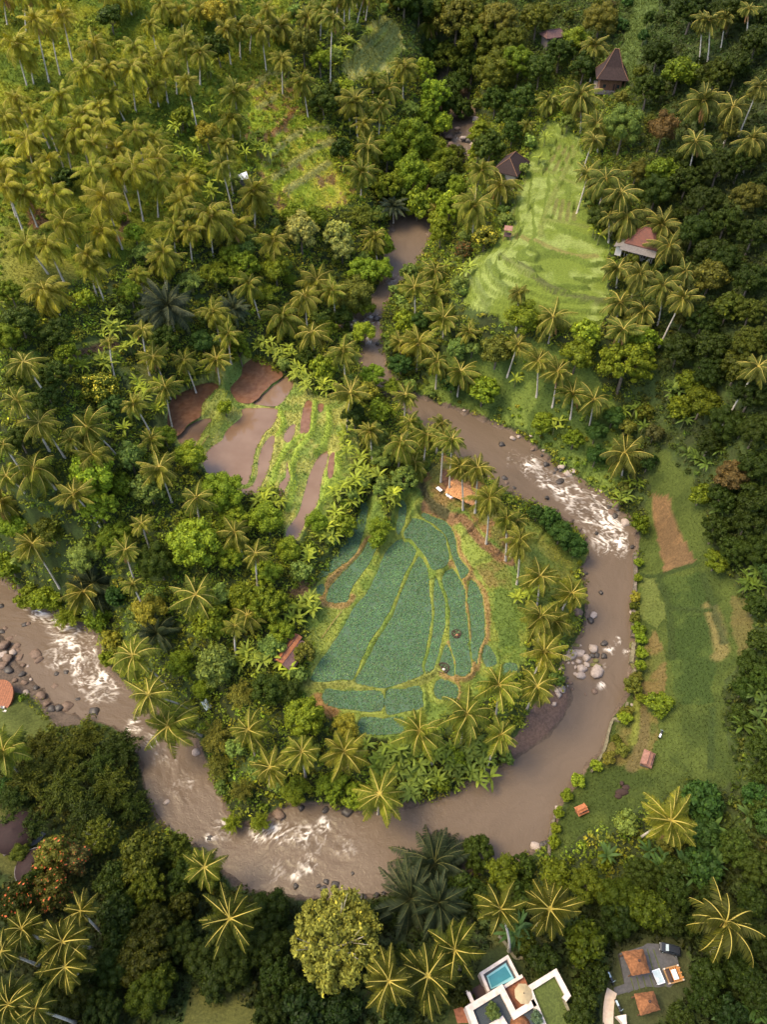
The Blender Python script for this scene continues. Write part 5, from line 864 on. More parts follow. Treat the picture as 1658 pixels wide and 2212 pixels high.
rk('C0', [(240,930,62,'b'),(250,970,42,'b'),(125,955,52,'b'),(122,915,40,'b'),(10,625,28,'d'),(440,1272,62,'b'),(610,1305,58,'d'),(355,1137,36,'b'),(425,1050,32,'d'),(30,870,60,'b'),(100,890,48,'b'),(182,737,28,'b'),(50,960,56,'b'),(82,925,42),(20,935,48),(1265,1565,42),(372,1058,30,'d'),(160,740,30,'d'),(20,1002,58,'b'),(60,1032,48,'d'),(160,1112,32,'b'),(200,1092,18),(300,1250,40,'b'),(260,1205,48,'b'),(380,1282,48,'d'),(60,832,36,'b'),(332,1285,40,'d'),(110,815,26,'b'),(150,1000,26,'b'),(180,1010,20),(95,1100,30,'b'),(165,1180,30),(230,1150,34,'d'),(12,790,40,'d'),(40,770,30,'b'),(140,1060,34,'d'),(500,1220,24,'d'),(185,1040,20)])
rk('D1', [(162,310,62,'b'),(455,282,38,'d'),(600,290,58,'d'),(460,742,30,'d'),(522,760,42,'d'),(262,772,30,'d'),(440,785,32,'d'),(650,832,34,'d'),(780,832,32,'d'),(832,822,30,'d'),(410,770,24,'d'),(700,840,40,'d'),(610,800,30,'d'),(300,270,36,'d'),(630,690,20,'d')])
rk('A1', [(1420,772,40),(1250,882,42,'b'),(1380,910,48,'d'),(1422,930,48),(1340,890,30),(1312,960,52,'d'),(1262,930,36,'b'),(1300,830,30,'b')]); rk('D2', [(172,510,50),(222,512,38,'d'),(236,500,36,'d'),(310,270,30)]); rk('D0', [(1070,232,30),(1350,460,30,'d')])
for px, py, w_, h_, c in ROCKS:
    r = random.Random(int(px * 31 + py)); P, t = hit(px, py); k = np.argmin(np.hypot(RCEN[:, 0] - P[0], RCEN[:, 1] - P[1]))
    if P[2] < RCEN[k, 2] + .05: P = at_z(px, py, RCEN[k, 2])
    dep = np.dot(P - CAM, FWD); sx = w_ * dep / FPX / 1.35; sy = h_ * dep / FPX / 1.3
    o_ = obj_of('boulder', RK[c][r.randrange(6)], None, (P[0], P[1], P[2] + min(sx, sy) * .12)); o_.scale = (sx, sy, min(sx, sy) * r.uniform(.6, .8)); o_.rotation_euler = (r.uniform(-.25, .25), r.uniform(-.25, .25), r.uniform(-.5, .5))
    tag(o_, '', 'boulder'); ITEMS.append((o_, 'boulder', px, py, c, w_, 0))
# ================================================================ BUILDINGS AND BUILT THINGS
M['thatch_o'] = mat('fresh_thatch', (.56,.27,.115), .95, noise=.45, nscale=3, bump=.8)
M['thatch_b'] = mat('old_thatch', (.25,.105,.045), .95, noise=.5, nscale=2.5, bump=.8)
M['shingle'] = mat('dark_shingle', (.035,.020,.019), .85, noise=.4, nscale=2.5, bump=.5)
M['tile'] = mat('mossy_clay_tile', (.15,.055,.038), .85, noise=.6, nscale=2.2, bump=.5, col2=(.10,.045,.035))
M['otile'] = mat('orange_clay_tile', (.40,.15,.065), .8, noise=.3, nscale=3, bump=.4)
M['rusty'] = mat('rusty_sheet', (.13,.07,.065), .7, noise=.4, nscale=2)
M['pinkroof'] = mat('faded_red_sheet', (.27,.135,.10), .7, noise=.35, nscale=2)
M['white'] = mat('white_plaster', (.60,.55,.50), .8, noise=.12, nscale=1.5); M['lime'] = mat('pale_stone', (.60,.50,.44), .75, noise=.3, nscale=1.6)
M['grey'] = mat('weathered_grey', (.16,.14,.13), .85, noise=.35, nscale=3); M['tin'] = mat('bluish_tin', (.62,.66,.74), .5, noise=.12, nscale=3); M['wood'] = mat('brown_wood', (.20,.10,.055), .7, noise=.4, nscale=3)
M['bamboo'] = mat('bamboo_pole', (.34,.20,.09), .6, noise=.3, nscale=4); M['darkwood'] = mat('dark_wood', (.06,.035,.03), .8, noise=.3, nscale=4)
M['deck'] = mat('red_timber_deck', (.27,.095,.042), .6, noise=.35, nscale=3, bump=.2); M['pebble'] = mat('black_pebble_roof', (.045,.055,.065), .85, noise=.4, nscale=8, bump=.5); M['lawnroof'] = mat('roof_lawn', (.075,.095,.02), .95, noise=.4, nscale=4, bump=.8)
M['pool'] = mat('pool_water', (.03,.17,.20), .12, spec=.5, noise=.2, nscale=1); M['poolstep'] = mat('pale_pool_step', (.17,.36,.40), .2); M['pooldark'] = mat('dark_pool_rim', (.045,.05,.055), .4); M['canvas'] = mat('beige_canvas', (.36,.28,.165), .9, noise=.15, nscale=2)
M['paving'] = mat('dark_paving', (.075,.072,.075), .8, noise=.3, nscale=3); M['pathst'] = mat('beige_stone_path', (.52,.40,.31), .85, noise=.2, nscale=2); M['black'] = mat('black_paint', (.012,.013,.015), .25, spec=.5); M['orange'] = mat('orange_paint', (.38,.15,.035), .4); M['glass'] = mat('dark_glass', (.02,.03,.04), .08, spec=.6)
M['tyre'] = mat('tyre', (.015,.015,.015), .9); M['steel'] = mat('steel_sheet', (.38,.46,.50), .45, metal=.2, noise=.2, nscale=4); M['lamp'] = mat('lamp_glass', (.8,.8,.78), .15); M['stone'] = mat('rough_stone_wall', (.17,.14,.11), .9, noise=.55, nscale=1.5, bump=.8); M['mossst'] = mat('pale_mossy_stone', (.20,.175,.11), .9, noise=.4, nscale=2, bump=.6)
M['tarp'] = mat('blue_grey_plastic', (.42,.52,.56), .4, noise=.3, nscale=5); M['cloth'] = mat('white_cloth', (.78,.76,.78), .9); M['pinkc'] = mat('pink_cloth', (.60,.36,.34), .9); M['soil'] = mat('dark_soil', (.05,.03,.025), 1, noise=.3, nscale=6); M['clay'] = mat('clay_heap', (.30,.14,.075), .95, noise=.4, nscale=6)
def gz(x, y): return float(g1(x, y))
def spot(px, py, h=0): P, t = hit(px, py, h); return P, float(np.dot(P - CAM, FWD))
def roof_on(mb, L_, W_, ridge, z0, z1, th=.18, m=0, over=0, flare=0.0):
    """hipped roof with a ridge of the given length; real thickness; optional lifted eaves"""
    x, y, rx = L_ / 2, W_ / 2, ridge / 2
    e = [(-x, -y, z0), (x, -y, z0), (x, y, z0), (-x, y, z0)]; r_ = [(-rx, 0, z1), (rx, 0, z1)]
    if flare:
        md = [(-x * .5 - rx * .5, -y * .45, z0 + (z1 - z0) * .38), (x * .5 + rx * .5, -y * .45, z0 + (z1 - z0) * .38), (x * .5 + rx * .5, y * .45, z0 + (z1 - z0) * .38), (-x * .5 - rx * .5, y * .45, z0 + (z1 - z0) * .38)]
        vs = e + md + r_ + [(p[0], p[1], p[2] - th) for p in e]
        fs = [(0,1,5,4),(1,2,6,5),(2,3,7,6),(3,0,4,7),(4,5,9,8),(6,7,8,9),(5,6,9),(7,4,8),(13,12,11,10)[::1],(0,10,11,1),(1,11,12,2),(2,12,13,3),(3,13,10,0)]
    else:
        vs = e + r_ + [(p[0], p[1], p[2] - th) for p in e]; fs = [(0,1,5,4),(2,3,4,5),(1,2,5),(3,0,4),(9,8,7,6),(0,6,7,1),(1,7,8,2),(2,8,9,3),(3,9,6,0)]
    mb.add(vs, fs, m)
def house(name, label, cat, px, py, h, ang, L_, W_, ridge, z0, z1, roofm, wallm, wall=None, flare=0, posts=None, plinth=None):
    P, dep = spot(px, py, h); root = thing(name, label, cat, (P[0], P[1], gz(P[0], P[1])), R(ang))
    mb = MB(); roof_on(mb, L_, W_, ridge, z0, z1, flare=flare); rf = mb.build('roof', M[roofm], root)
    m2 = MB(); m2.tube([(-ridge / 2 - .1, 0, z1 + .05), (ridge / 2 + .1, 0, z1 + .05)], [.13, .13], 6)
    for sx in (-1, 1):
        for sy in (-1, 1): m2.tube([(sx * L_ / 2, sy * W_ / 2, z0 + .06), (sx * ridge / 2, 0, z1 + .05)] if not flare else [(sx * L_ / 2, sy * W_ / 2, z0 + .06), (sx * (L_ * .25 + ridge * .25), sy * W_ * .225, z0 + (z1 - z0) * .38 + .05), (sx * ridge / 2, 0, z1 + .05)], [.1] * (3 if flare else 2), 6)
    m2.build('ridge_cap', M[roofm if roofm != 'shingle' else 'wood'], rf)
    if wall:
        m3 = MB(); m3.box((0, 0, (z0 - 1) / 2 - .2), (wall[0], wall[1], z0 + 1 - .4)); wl = m3.build('wall', M[wallm], root)
        m4 = MB(); m4.box((wall[0] * .2, -wall[1] / 2 - .03, 1.0), (1.0, .06, 2.0)); m4.build('door', M['darkwood'], root)
        for sx in (-.28, .36):
            m5 = MB(); m5.box((sx * wall[0] - (.0), -wall[1] / 2 - .03, 1.35), (.9, .05, .9)); m5.build('window', M['glass'], root)
    if posts:
        n = posts[0]
        for i in range(n):
            for sy in ((-1, 1) if posts[1] else (-1,)):
                m6 = MB(); xx = -L_ * .42 + L_ * .84 * i / (n - 1); m6.tube([(xx, sy * W_ * .42, -.5), (xx, sy * W_ * .42, z0 + .15)], [.09, .09], 6); m6.build('post', M[posts[2]], root)
    if plinth: m7 = MB(); m7.box((plinth[2] if len(plinth) > 2 else 0, plinth[3] if len(plinth) > 3 else 0, -.2), (plinth[0], plinth[1], .9)); m7.build('plinth', M['grey'] if name == 'joglo_house' else M['lime'], root)
    return root
# straw-roofed shelter by the river
P, dep = spot(1003, 1062, 1.6); hut = thing('thatched_hut', 'bright orange straw shelter under white palm trunks beside the river rapids', 'hut', (P[0], P[1], gz(P[0], P[1])), R(-33))
mb = MB(); rr_ = random.Random(5); Lh, Wh = 7.2, 4.6
for sy in (-1, 1):
    for i in range(16):
        for j in range(3):
            x0 = -Lh / 2 + Lh * i / 15 + rr_.uniform(-.1, .1); y0, y1 = sy * Wh / 2 * (j) / 3, sy * Wh / 2 * (j + 1.25) / 3; zt = 2.75 - 1.25 * (j / 3) + .06 * (2 - j) ; zb = 2.75 - 1.25 * ((j + 1.25) / 3) + .02; w2 = .24
            mb.add([(x0 - w2, y0, zt), (x0 + w2, y0, zt + rr_.uniform(0, .05)), (x0 + w2 + rr_.uniform(-.12, .12), y1 + sy * rr_.uniform(-.15, .22), zb), (x0 - w2 * .6, y1 + sy * rr_.uniform(-.1, .25), zb)], [(0, 1, 2, 3)])
mb.add([(-Lh / 2, 0, 2.62), (Lh / 2, 0, 2.62), (Lh / 2, Wh / 2, 1.42), (-Lh / 2, Wh / 2, 1.42), (Lh / 2, -Wh / 2, 1.42), (-Lh / 2, -Wh / 2, 1.42)], [(0, 1, 2, 3), (1, 0, 5, 4), (0, 3, 5), (1, 4, 2)])
rf = mb.build('roof', M['thatch_o'], hut); m2 = MB(); m2.tube([(-Lh / 2 - .15, 0, 2.84), (0, .04, 2.9), (Lh / 2 + .15, 0, 2.84)], [.14, .17, .14], 7); m2.build('ridge_cap', M['thatch_o'], rf)
for sx in (-.44, .44):
    for sy in (-.4, .4): m3 = MB(); m3.tube([(sx * Lh, sy * Wh, -.5), (sx * Lh, sy * Wh, 1.7)], [.07, .06], 6); m3.build('post', M['bamboo'], hut)
m3 = MB(); m3.box((0, 0, .45), (4.4, 2.4, .1)); m3.build('platform', M['wood'], hut)
# table with a white top and a long bench with cloth on it, by the shelter
def zt(a, b): return (1400 + a / 6.632) * .6632, (1500 + b / 6.632) * .6632
P, _ = spot(*zt(205, 660)); tb = thing('wooden_table', 'white topped low table on the dirt left of the straw shelter', 'table', (P[0], P[1], gz(P[0], P[1])), R(-50))
mb = MB(); mb.box((0, 0, .72), (1.5, .8, .06)); mb.build('tabletop', M['cloth'], tb)
for sx in (-.65, .65):
    for sy in (-.32, .32): m3 = MB(); m3.box((sx, sy, .33), (.08, .08, .74)); m3.build('leg', M['wood'], tb)
P, _ = spot(*zt(325, 650)); bn = thing('plank_bench', 'long dark red plank bench between the white table and the straw shelter', 'bench', (P[0], P[1], gz(P[0], P[1])), R(-45))
mb = MB(); mb.box((0, 0, .45), (3.0, .55, .07)); mb.build('seat', M['wood'], bn)
for sx in (-1.3, 0, 1.3): m3 = MB(); m3.box((sx, 0, .18), (.1, .5, .46)); m3.build('leg', M['darkwood'], bn)
def lumps(name, label, cat, px, py, specs, m, kids=()):
    P, _ = spot(px, py); mb = MB(); r = random.Random(int(px))
    for x, y, z, s in specs: mb.add([(v[0] * s[0] * r.uniform(.9, 1.1) + x, v[1] * s[1] + y, max(v[2] * s[2] + z, 0)) for v in ICO2[0]], [tuple(f) for f in ICO2[1]], 0, True)
    o_ = mb.build(name, m, None); o_.location = (P[0], P[1], gz(P[0], P[1])); tag(o_, label, cat); return o_
lumps('cloth_heap', 'heap of white and pinkish cloth dumped beside the plank bench by the straw shelter', 'cloth', *zt(410, 765), [(0, 0, .1, (.55, .4, .45)), (.6, -.5, .1, (.5, .4, .35)), (-.3, .35, .1, (.35, .3, .3))], M['cloth'])
lumps('sack', 'small pink sack on the dirt at the lower end of the cloth heap', 'sack', *zt(460, 822), [(0, 0, .1, (.35, .22, .25))], M['pinkc'])
# houses
house('joglo_house', 'tall steep dark brown house with a pillared porch in the upper right jungle', 'house', 1325, 150, 5.0, -8, 9.5, 9.0, 1.2, 3.6, 10.5, 'shingle', 'wood', (6.5, 6.0), flare=1, posts=(7, 0, 'wood'), plinth=(8.8, 8.2))
house('brown_house', 'dark red hip roofed house at the left edge of the light green terraces', 'house', 1106, 352, 4.2, 62, 10.5, 8.0, 4.6, 3.2, 6.6, 'shingle', 'white', (7.6, 5.6), plinth=(6.0, 4.4, -4.5, -2.0))
h_ = house('tiled_house', 'white walled house with mossy red tiled roof beside the right hand forest', 'house', 1395, 515, 3.8, -28, 8.2, 7.2, 1.2, 3.4, 6.6, 'tile', 'white', (6.0, 5.0), posts=(4, 0, 'white'))
m3 = MB(); m3.add([(-4.6, -5.6, 2.5), (4.2, -5.6, 2.5), (4.2, -3.4, 3.2), (-4.6, -3.4, 3.2), (-4.6, -5.6, 2.42), (4.2, -5.6, 2.42), (4.2, -3.4, 3.12), (-4.6, -3.4, 3.12)], [(0,1,2,3),(7,6,5,4),(0,4,5,1),(1,5,6,2),(3,2,6,7),(0,3,7,4)]); m3.build('awning', M['grey'], h_)
m3 = MB(); m3.add([(-6.3, -4.6, 2.3), (-4.3, -4.6, 2.9), (-4.3, 3.2, 2.9), (-6.3, 3.2, 2.3), (-6.3, -4.6, 2.22), (-4.3, -4.6, 2.82), (-4.3, 3.2, 2.82), (-6.3, 3.2, 2.22)], [(0,1,2,3),(7,6,5,4),(0,4,5,1),(1,5,6,2),(3,2,6,7),(0,3,7,4)]); m3.build('awning', M['grey'], h_)
m3 = MB(); m3.box((-5.0, -.6, .9), (1.6, 6.4, 2.4)); m3.build('side_wall', M['white'], h_)
h_ = house('hillside_house', 'small brown roofed house with a pale gable deep in the trees at the top right', 'house', 1196, 74, 3.0, 20, 7.5, 5.5, 5.0, 2.8, 4.4, 'rusty', 'grey', (6, 4.2))
house('farm_hut', 'small hut with a faded red roof on the grass of the right bank', 'hut', 1400, 1640, 1.2, 62, 2.9, 2.1, 2.6, 1.4, 1.75, 'pinkroof', 'grey', (2.3, 1.5))
h_ = house('orange_shed', 'tiny orange roofed shed in the grass right of the calm river', 'shed', 1257, 1750, 1.0, 22, 2.0, 1.7, 1.8, 1.2, 1.7, 'otile', 'wood', (1.5, 1.1))
# bamboo watch hut at the terrace edge
P, _ = spot(1096, 516); wh = thing('watch_hut', 'little bamboo field hut on stilts at the left edge of the green terraces', 'hut', (P[0], P[1], gz(P[0], P[1])), R(-12))
mb = MB(); mb.add([(-1.1, -.2, 2.5), (1.1, -.2, 2.5), (1.1, 1.5, 3.0), (-1.1, 1.5, 3.0), (-1.1, -.2, 2.42), (1.1, -.2, 2.42), (1.1, 1.5, 2.92), (-1.1, 1.5, 2.92)], [(0,1,2,3),(7,6,5,4),(0,4,5,1),(1,5,6,2),(2,6,7,3),(3,7,4,0)]); mb.build('roof', M['pinkroof'], wh)
for sx in (-.9, .9):
    for y_, z_ in ((-.9, 1.4), (1.2, 2.9)): m3 = MB(); m3.tube([(sx, y_, -.4), (sx, y_, z_)], [.08, .07], 6); m3.build('post', M['bamboo'], wh)
m3 = MB(); m3.box((0, .2, 1.1), (1.9, 2.2, .1)); m3.build('floor', M['darkwood'], wh)
# farm house on the left of the crop fan: narrow orange ridge roof with brown sheet roofs
P, _ = spot(625, 1403, 2.4); fh = thing('farm_house', 'house with narrow orange tiled ridge half hidden in trees left of the crop fan', 'house', (P[0], P[1], gz(P[0], P[1])), R(60))
mb = MB(); roof_on(mb, 6.8, 1.7, 6.6, 2.9, 3.4); rf = mb.build('roof', M['otile'], fh); m2 = MB(); m2.tube([(-3.3, 0, 3.45), (3.3, 0, 3.45)], [.1, .1], 6); m2.build('ridge_cap', M['tile'], rf)
for sy, nm_ in ((-1, 'lean_to'), (1, 'lean_to')):
    m3 = MB(); y0, y1 = sy * .8, sy * 3.0; m3.add([(-3.6, y0, 2.8), (2.6, y0, 2.8), (2.6, y1, 2.1), (-3.6, y1, 2.1), (-3.6, y0, 2.7), (2.6, y0, 2.7), (2.6, y1, 2.0), (-3.6, y1, 2.0)], [(0,1,2,3),(7,6,5,4),(0,4,5,1),(1,5,6,2),(2,6,7,3),(3,7,4,0)]); m3.build(nm_, M['rusty'], fh)
m3 = MB(); m3.box((0, 0, .8), (6.0, 4.6, 3.2)); m3.build('wall', M['rusty'], fh)
P, _ = spot(619, 1428, .6); o_ = thing('rusty_shed', 'low rusty sheet roof with a pale rail just below the orange ridged house', 'shed', (P[0], P[1], gz(P[0], P[1])), R(-32))
mb = MB(); mb.box((0, 0, 1.5), (2.2, 1.8, .08), rx=R(8)); mb.build('roof', M['rusty'], o_); m3 = MB(); m3.box((0, 0, .5), (1.8, 1.4, 1.7)); m3.build('wall', M['wood'], o_); m3 = MB(); m3.box((0, .95, 1.72), (2.2, .14, .1)); m3.build('rail', M['white'], o_)
m3 = MB(); m3.box((-1.5, .2, 1.35), (.9, 1.2, .06), rx=R(6)); m3.build('skylight', M['tin'], o_)
# white tin roof among the palms
P, _ = spot(527, 386, 1.6); o_ = thing('tin_shed', 'small shed with white tin roof among palms left of the grassy slope', 'shed', (P[0], P[1], gz(P[0], P[1])), R(20))
mb = MB(); mb.add([(-1.6, -1.0, 1.9), (1.2, -1.0, 1.9), (1.2, 1.2, 2.9), (-1.6, .9, 2.5), (-1.6, -1.0, 1.82), (1.2, -1.0, 1.82), (1.2, 1.2, 2.82), (-1.6, .9, 2.42)], [(0,1,2,3),(7,6,5,4),(0,4,5,1),(1,5,6,2),(2,6,7,3),(3,7,4,0)]); mb.build('roof', M['tin'], o_); m3 = MB(); m3.box((-.2, .1, .7), (2.2, 1.6, 2.2)); m3.build('wall', M['grey'], o_)
# plastic sheet on the bank
P, _ = spot(447, 1521, .5); n_ = 9; vs = []; r = random.Random(3)
for i in range(n_):
    for j in range(n_): vs.append(((i / 8 - .5) * 1.6 + r.uniform(-.06, .06), (j / 8 - .5) * 2.4 + r.uniform(-.06, .06), .25 + .3 * math.sin(i * 1.3) * math.cos(j * .9) + r.uniform(0, .14)))
fs = [(i * n_ + j, (i + 1) * n_ + j, (i + 1) * n_ + j + 1, i * n_ + j + 1) for i in range(n_ - 1) for j in range(n_ - 1)]
mb = MB(); mb.add(vs, fs, 0, True); o_ = mb.build('plastic_sheet', M['tarp'], None); o_.location = (P[0], P[1], gz(P[0], P[1]) + .4); o_.rotation_euler = (R(12), 0, R(35)); tag(o_, 'crumpled blue grey plastic sheet lying on the left river bank under bamboo', 'plastic sheet'); sm_ = o_.modifiers.new('thick', 'SOLIDIFY'); sm_.thickness = .02
# pits in the crop
for px, py, lab, rad, cm in ((1488, 1364, 'dark round pit with a small clay heap in the crop strip', .95, 'clay'), (1445, 1448, 'dark round pit with pale stones beside the lower crop path', 1.15, 'lime')):
    px, py = (1400 + (810 if px == 1488 else 410) / 9.22) * .6632, (2000 + (610 if px == 1488 else 1640) / 9.22) * .6632
    P, _ = spot(px, py); o_ = thing('dug_pit', lab, 'pit', (P[0], P[1], gz(P[0], P[1]) + .22)); mb = MB(); n_ = 18
    mb.loft([[(math.cos(a_) * rad * k * (1 + .08 * math.sin(a_ * 3)), math.sin(a_) * rad * k, z_) for a_ in [6.283 * i / n_ for i in range(n_)]] for k, z_ in ((1.12, -.05), (1.08, .12), (.95, .18), (.85, -.02))], 0, True, True); mb.build('rim', M['soil'], o_)
    mb = MB(); mb.add([(v[0] * .38 + .1, v[1] * .3 - .35, max(v[2], -.2) * .3 + .08) for v in ICO2[0]], [tuple(f) for f in ICO2[1]], 0, True); mb.build('heap', M[cm], o_)
# scooter on the grass
P, _ = spot(1427, 1588); sc_o = thing('motor_scooter', 'dark scooter with pale seat parked in the grass above the faded red hut', 'scooter', (P[0], P[1], gz(P[0], P[1])), R(58))
for x in (-.65, .68):
    mb = MB(); mb.loft([[(x + math.cos(a_) * q, w2, .28 + math.sin(a_) * q) for a_ in [6.283 * i / 14 for i in range(14)]] for q, w2 in ((.2, -.06), (.28, -.05), (.28, .05), (.2, .06))]); mb.build('wheel', M['tyre'], sc_o)
mb = MB(); mb.loft([[(-.95, y, z) for y, z in ((-.1, .5), (.1, .5), (.1, .7), (-.1, .7))], [(-.5, y, z) for y, z in ((-.2, .3), (.2, .3), (.18, .75), (-.18, .75))], [(.0, y, z) for y, z in ((-.2, .22), (.2, .22), (.17, .5), (-.17, .5))], [(.45, y, z) for y, z in ((-.2, .25), (.2, .25), (.16, .75), (-.16, .75))], [(.6, y, z) for y, z in ((-.12, .5), (.12, .5), (.1, 1.0), (-.1, 1.0))]]); mb.build('body', M['black'], sc_o, .02)
mb = MB(); mb.box((-.45, 0, .8), (.8, .34, .12), taper=.85); mb.build('seat', M['cloth'], sc_o, .02); mb = MB(); mb.tube([(.5, -.38, 1.02), (.58, 0, 1.08), (.5, .38, 1.02)], [.03] * 3, 6); mb.build('handlebar', M['steel'], sc_o); mb = MB(); mb.tube([(.7, 0, .3), (.56, 0, 1.05)], [.05, .05], 6); mb.build('fork', M['steel'], sc_o)
# dark scrap heap
lumps('scrap_heap', 'dark grey heap of scrap and mud on the grass left of the large palm', 'heap', 1345, 1712, [(0, 0, .1, (1.3, .7, .6)), (.9, .8, .1, (.8, .6, .5)), (-.8, -.7, .1, (.7, .5, .35)), (.3, 1.6, 0, (.4, .5, .5))], M['soil'])
# stone retaining wall along the right bank
def wall_run(label, pts, h, wd_, m, name='stone_wall'):
    mb = MB(); W = [spot(*q)[0] for q in pts]; r = random.Random(len(pts)); W = smooth_poly(W, False, 5); rings = []
    for i, p in enumerate(W):
        t_ = W[min(i + 1, len(W) - 1)] - W[max(i - 1, 0)]; t_ = t_ / np.linalg.norm(t_); s = np.array([-t_[1], t_[0]]); ww = wd_ * r.uniform(.8, 1.25); z = max(gz(*p), river_z(*p) - .2); hh = h * r.uniform(.75, 1.2)
        rings.append([(p[0] + s[0] * ww, p[1] + s[1] * ww, z - .8), (p[0] + s[0] * ww * .8, p[1] + s[1] * ww * .8, z + hh), (p[0] - s[0] * ww * .8, p[1] - s[1] * ww * .8, z + hh * r.uniform(.9, 1.1)), (p[0] - s[0] * ww, p[1] - s[1] * ww, z - .8)])
    mb.loft(rings); o_ = mb.build(name, m, None, .05); tag(o_, label, 'wall'); return o_
wall_run('long dark stone wall at the water line of the upper right bank', [(1372,1200),(1373,1245),(1369,1300),(1368,1345),(1367,1380)], 1.0, .45, M['stone'])
wall_run('short pale mossy wall segment at the right bank opposite the boulder pile', [(1369,1392),(1366,1418),(1364,1436)], .9, .5, M['mossst'])
wall_run('pale wall fragment standing at the right bank just below the mossy segment', [(1370,1452),(1366,1475)], 1.1, .35, M['mossst'])
wall_run('pale edged wall along the right bank of the calm lower river', [(1355,1520),(1352,1550),(1340,1558),(1325,1556),(1316,1580),(1306,1620),(1290,1650),(1278,1668)], .7, .28, M['mossst'])
wall_run('dark stone wall at the bank above the bottom right grass', [(1206,1745),(1196,1775),(1190,1805),(1186,1850)], .7, .3, M['stone'])
# bamboo pole lying over the paddy bank, thin poles in the crop
for q0, q1, lab in ((tp('B0',1345,1165), tp('B0',1278,1255), 'thin orange bamboo pole lying across the grassy bank between flooded paddies'), (tp('C1',560,655), tp('C1',430,830), 'long thin pole lying on the light grass left of the crop fan')):
    A = spot(*q0)[0]; B = spot(*q1)[0]; mb = MB(); mb.tube([tuple(A + [0, 0, .25]), tuple((A + B) / 2 + [0, 0, .4]), tuple(B + [0, 0, .25])], [.06, .06, .05], 6); o_ = mb.build('bamboo_pole', M['bamboo'], None); tag(o_, lab, 'pole')
# round timber terrace at the left edge, chairs on it
P, _ = spot(-12, 1512, .8); dk = thing('timber_terrace', 'round red timber terrace cut by the left edge of the photo beside the river', 'terrace', (P[0], P[1], gz(P[0], P[1])))
mb = MB(); n_ = 40; mb.prism([(math.cos(6.283 * i / n_) * 3.6, math.sin(6.283 * i / n_) * 4.6) for i in range(n_)], .2, .9); mb.build('deck', M['deck'], dk)
mb = MB()
for i in range(13): mb.box((-2.9 + .48 * i, 0, .905), (.04, 2 * 4.45 * math.sqrt(max(0, 1 - ((-2.9 + .48 * i) / 3.6) ** 2)), .012))
mb.build('board_gaps', M['darkwood'], dk)
for i, (px, py, lab, ang) in enumerate(((8, 1530, 'white curved chair on the round timber terrace, the upper one', 20), (12, 1538, 'white chair on the round timber terrace, right beside the white box table', 80))):
    Q = at_z(px, py, P[2] - .8 + 1.0 if False else gz(P[0], P[1]) + .9); ch = thing('chair', lab, 'chair', tuple(Q), R(ang)); mb = MB(); mb.box((0, 0, .42), (.5, .5, .06)); mb.build('seat', M['white'], ch); mb = MB(); mb.box((-.24, 0, .68), (.05, .5, .5), ry=R(-8)); mb.build('backrest', M['white'], ch)
    for sx in (-.2, .2):
        for sy in (-.2, .2): mb = MB(); mb.tube([(sx, sy, 0), (sx, sy, .42)], [.025, .025], 5); mb.build('leg', M['white'], ch)
Q = at_z(2, 1553, gz(P[0], P[1]) + .9); bt = thing('box_table', 'white square box table with dark centre at the lower end of the timber terrace', 'table', tuple(Q), R(25)); mb = MB(); mb.box((0, 0, .3), (.8, .8, .6), taper=.96); mb.build('body', M['white'], bt, .02); mb = MB(); mb.tube([(0, 0, .6), (0, 0, .63)], [.2, .2], 12); mb.build('inset', M['darkwood'], bt)
# round pavilion roofs bottom left
for px, py, rr2, lab, cap in ((72, 1872, 3.0, 'round dark red pavilion roof with a pale rim at the lower left', True), (30, 1797, 3.6, 'dark red conical roof under the trees at the left edge', False)):
    P, _ = spot(px, py, 2.5); pv = thing('round_pavilion', lab, 'pavilion', (P[0], P[1], gz(P[0], P[1]))); n_ = 24; mb = MB()
    mb.loft([[(math.cos(6.283 * i / n_) * rr2 * k, math.sin(6.283 * i / n_) * rr2 * k, z_) for i in range(n_)] for k, z_ in ((1.0, 2.2), (1.0, 2.35), (.5, 3.2), (.04, 3.7))], 0, True, True); mb.build('roof', mat('dark_red_roof', (.022,.009,.008), .8, noise=.3, nscale=3), pv)
    if cap: mb = MB(); mb.tube([(math.cos(6.283 * i / 24) * rr2 * 1.02, math.sin(6.283 * i / 24) * rr2 * 1.02, 2.3) for i in range(25)], [.07] * 25, 6); mb.build('gutter', M['grey'], pv)
    for i in range(6): mb = MB(); mb.tube([(math.cos(i * 1.047) * rr2 * .8, math.sin(i * 1.047) * rr2 * .8, -.6), (math.cos(i * 1.047) * rr2 * .8, math.sin(i * 1.047) * rr2 * .8, 2.4)], [.1, .1], 6); mb.build('post', M['wood'], pv)
def strip_path(name, pts, wd_, m):
    W = smooth_poly([spot(*q)[0][:2] for q in pts], False, 6); mb = MB(); L2, R2 = [], []
    for i, p in enumerate(W):
        t_ = W[min(i + 1, len(W) - 1)] - W[max(i - 1, 0)]; t_ = t_ / np.linalg.norm(t_); s = np.array([-t_[1], t_[0]]) * wd_ / 2; a_ = p + s; b_ = p - s; L2.append((a_[0], a_[1], max(gz(*a_), gz(*b_)) + .06)); R2.append((b_[0], b_[1], max(gz(*a_), gz(*b_)) + .06))
    n_ = len(W); mb.add(L2 + R2, [(i, i + 1, n_ + i + 1, n_ + i) for i in range(n_ - 1)]); o_ = mb.build(name, m, None); sd_ = o_.modifiers.new('thick', 'SOLIDIFY'); sd_.thickness = .12; struct(o_); return o_
strip_path('path', [(5,1845),(40,1822),(62,1800),(80,1770)], 1.1, M['grey']); strip_path('path', [(-5,1795),(30,1815),(70,1822),(95,1800)], .9, M['grey'])
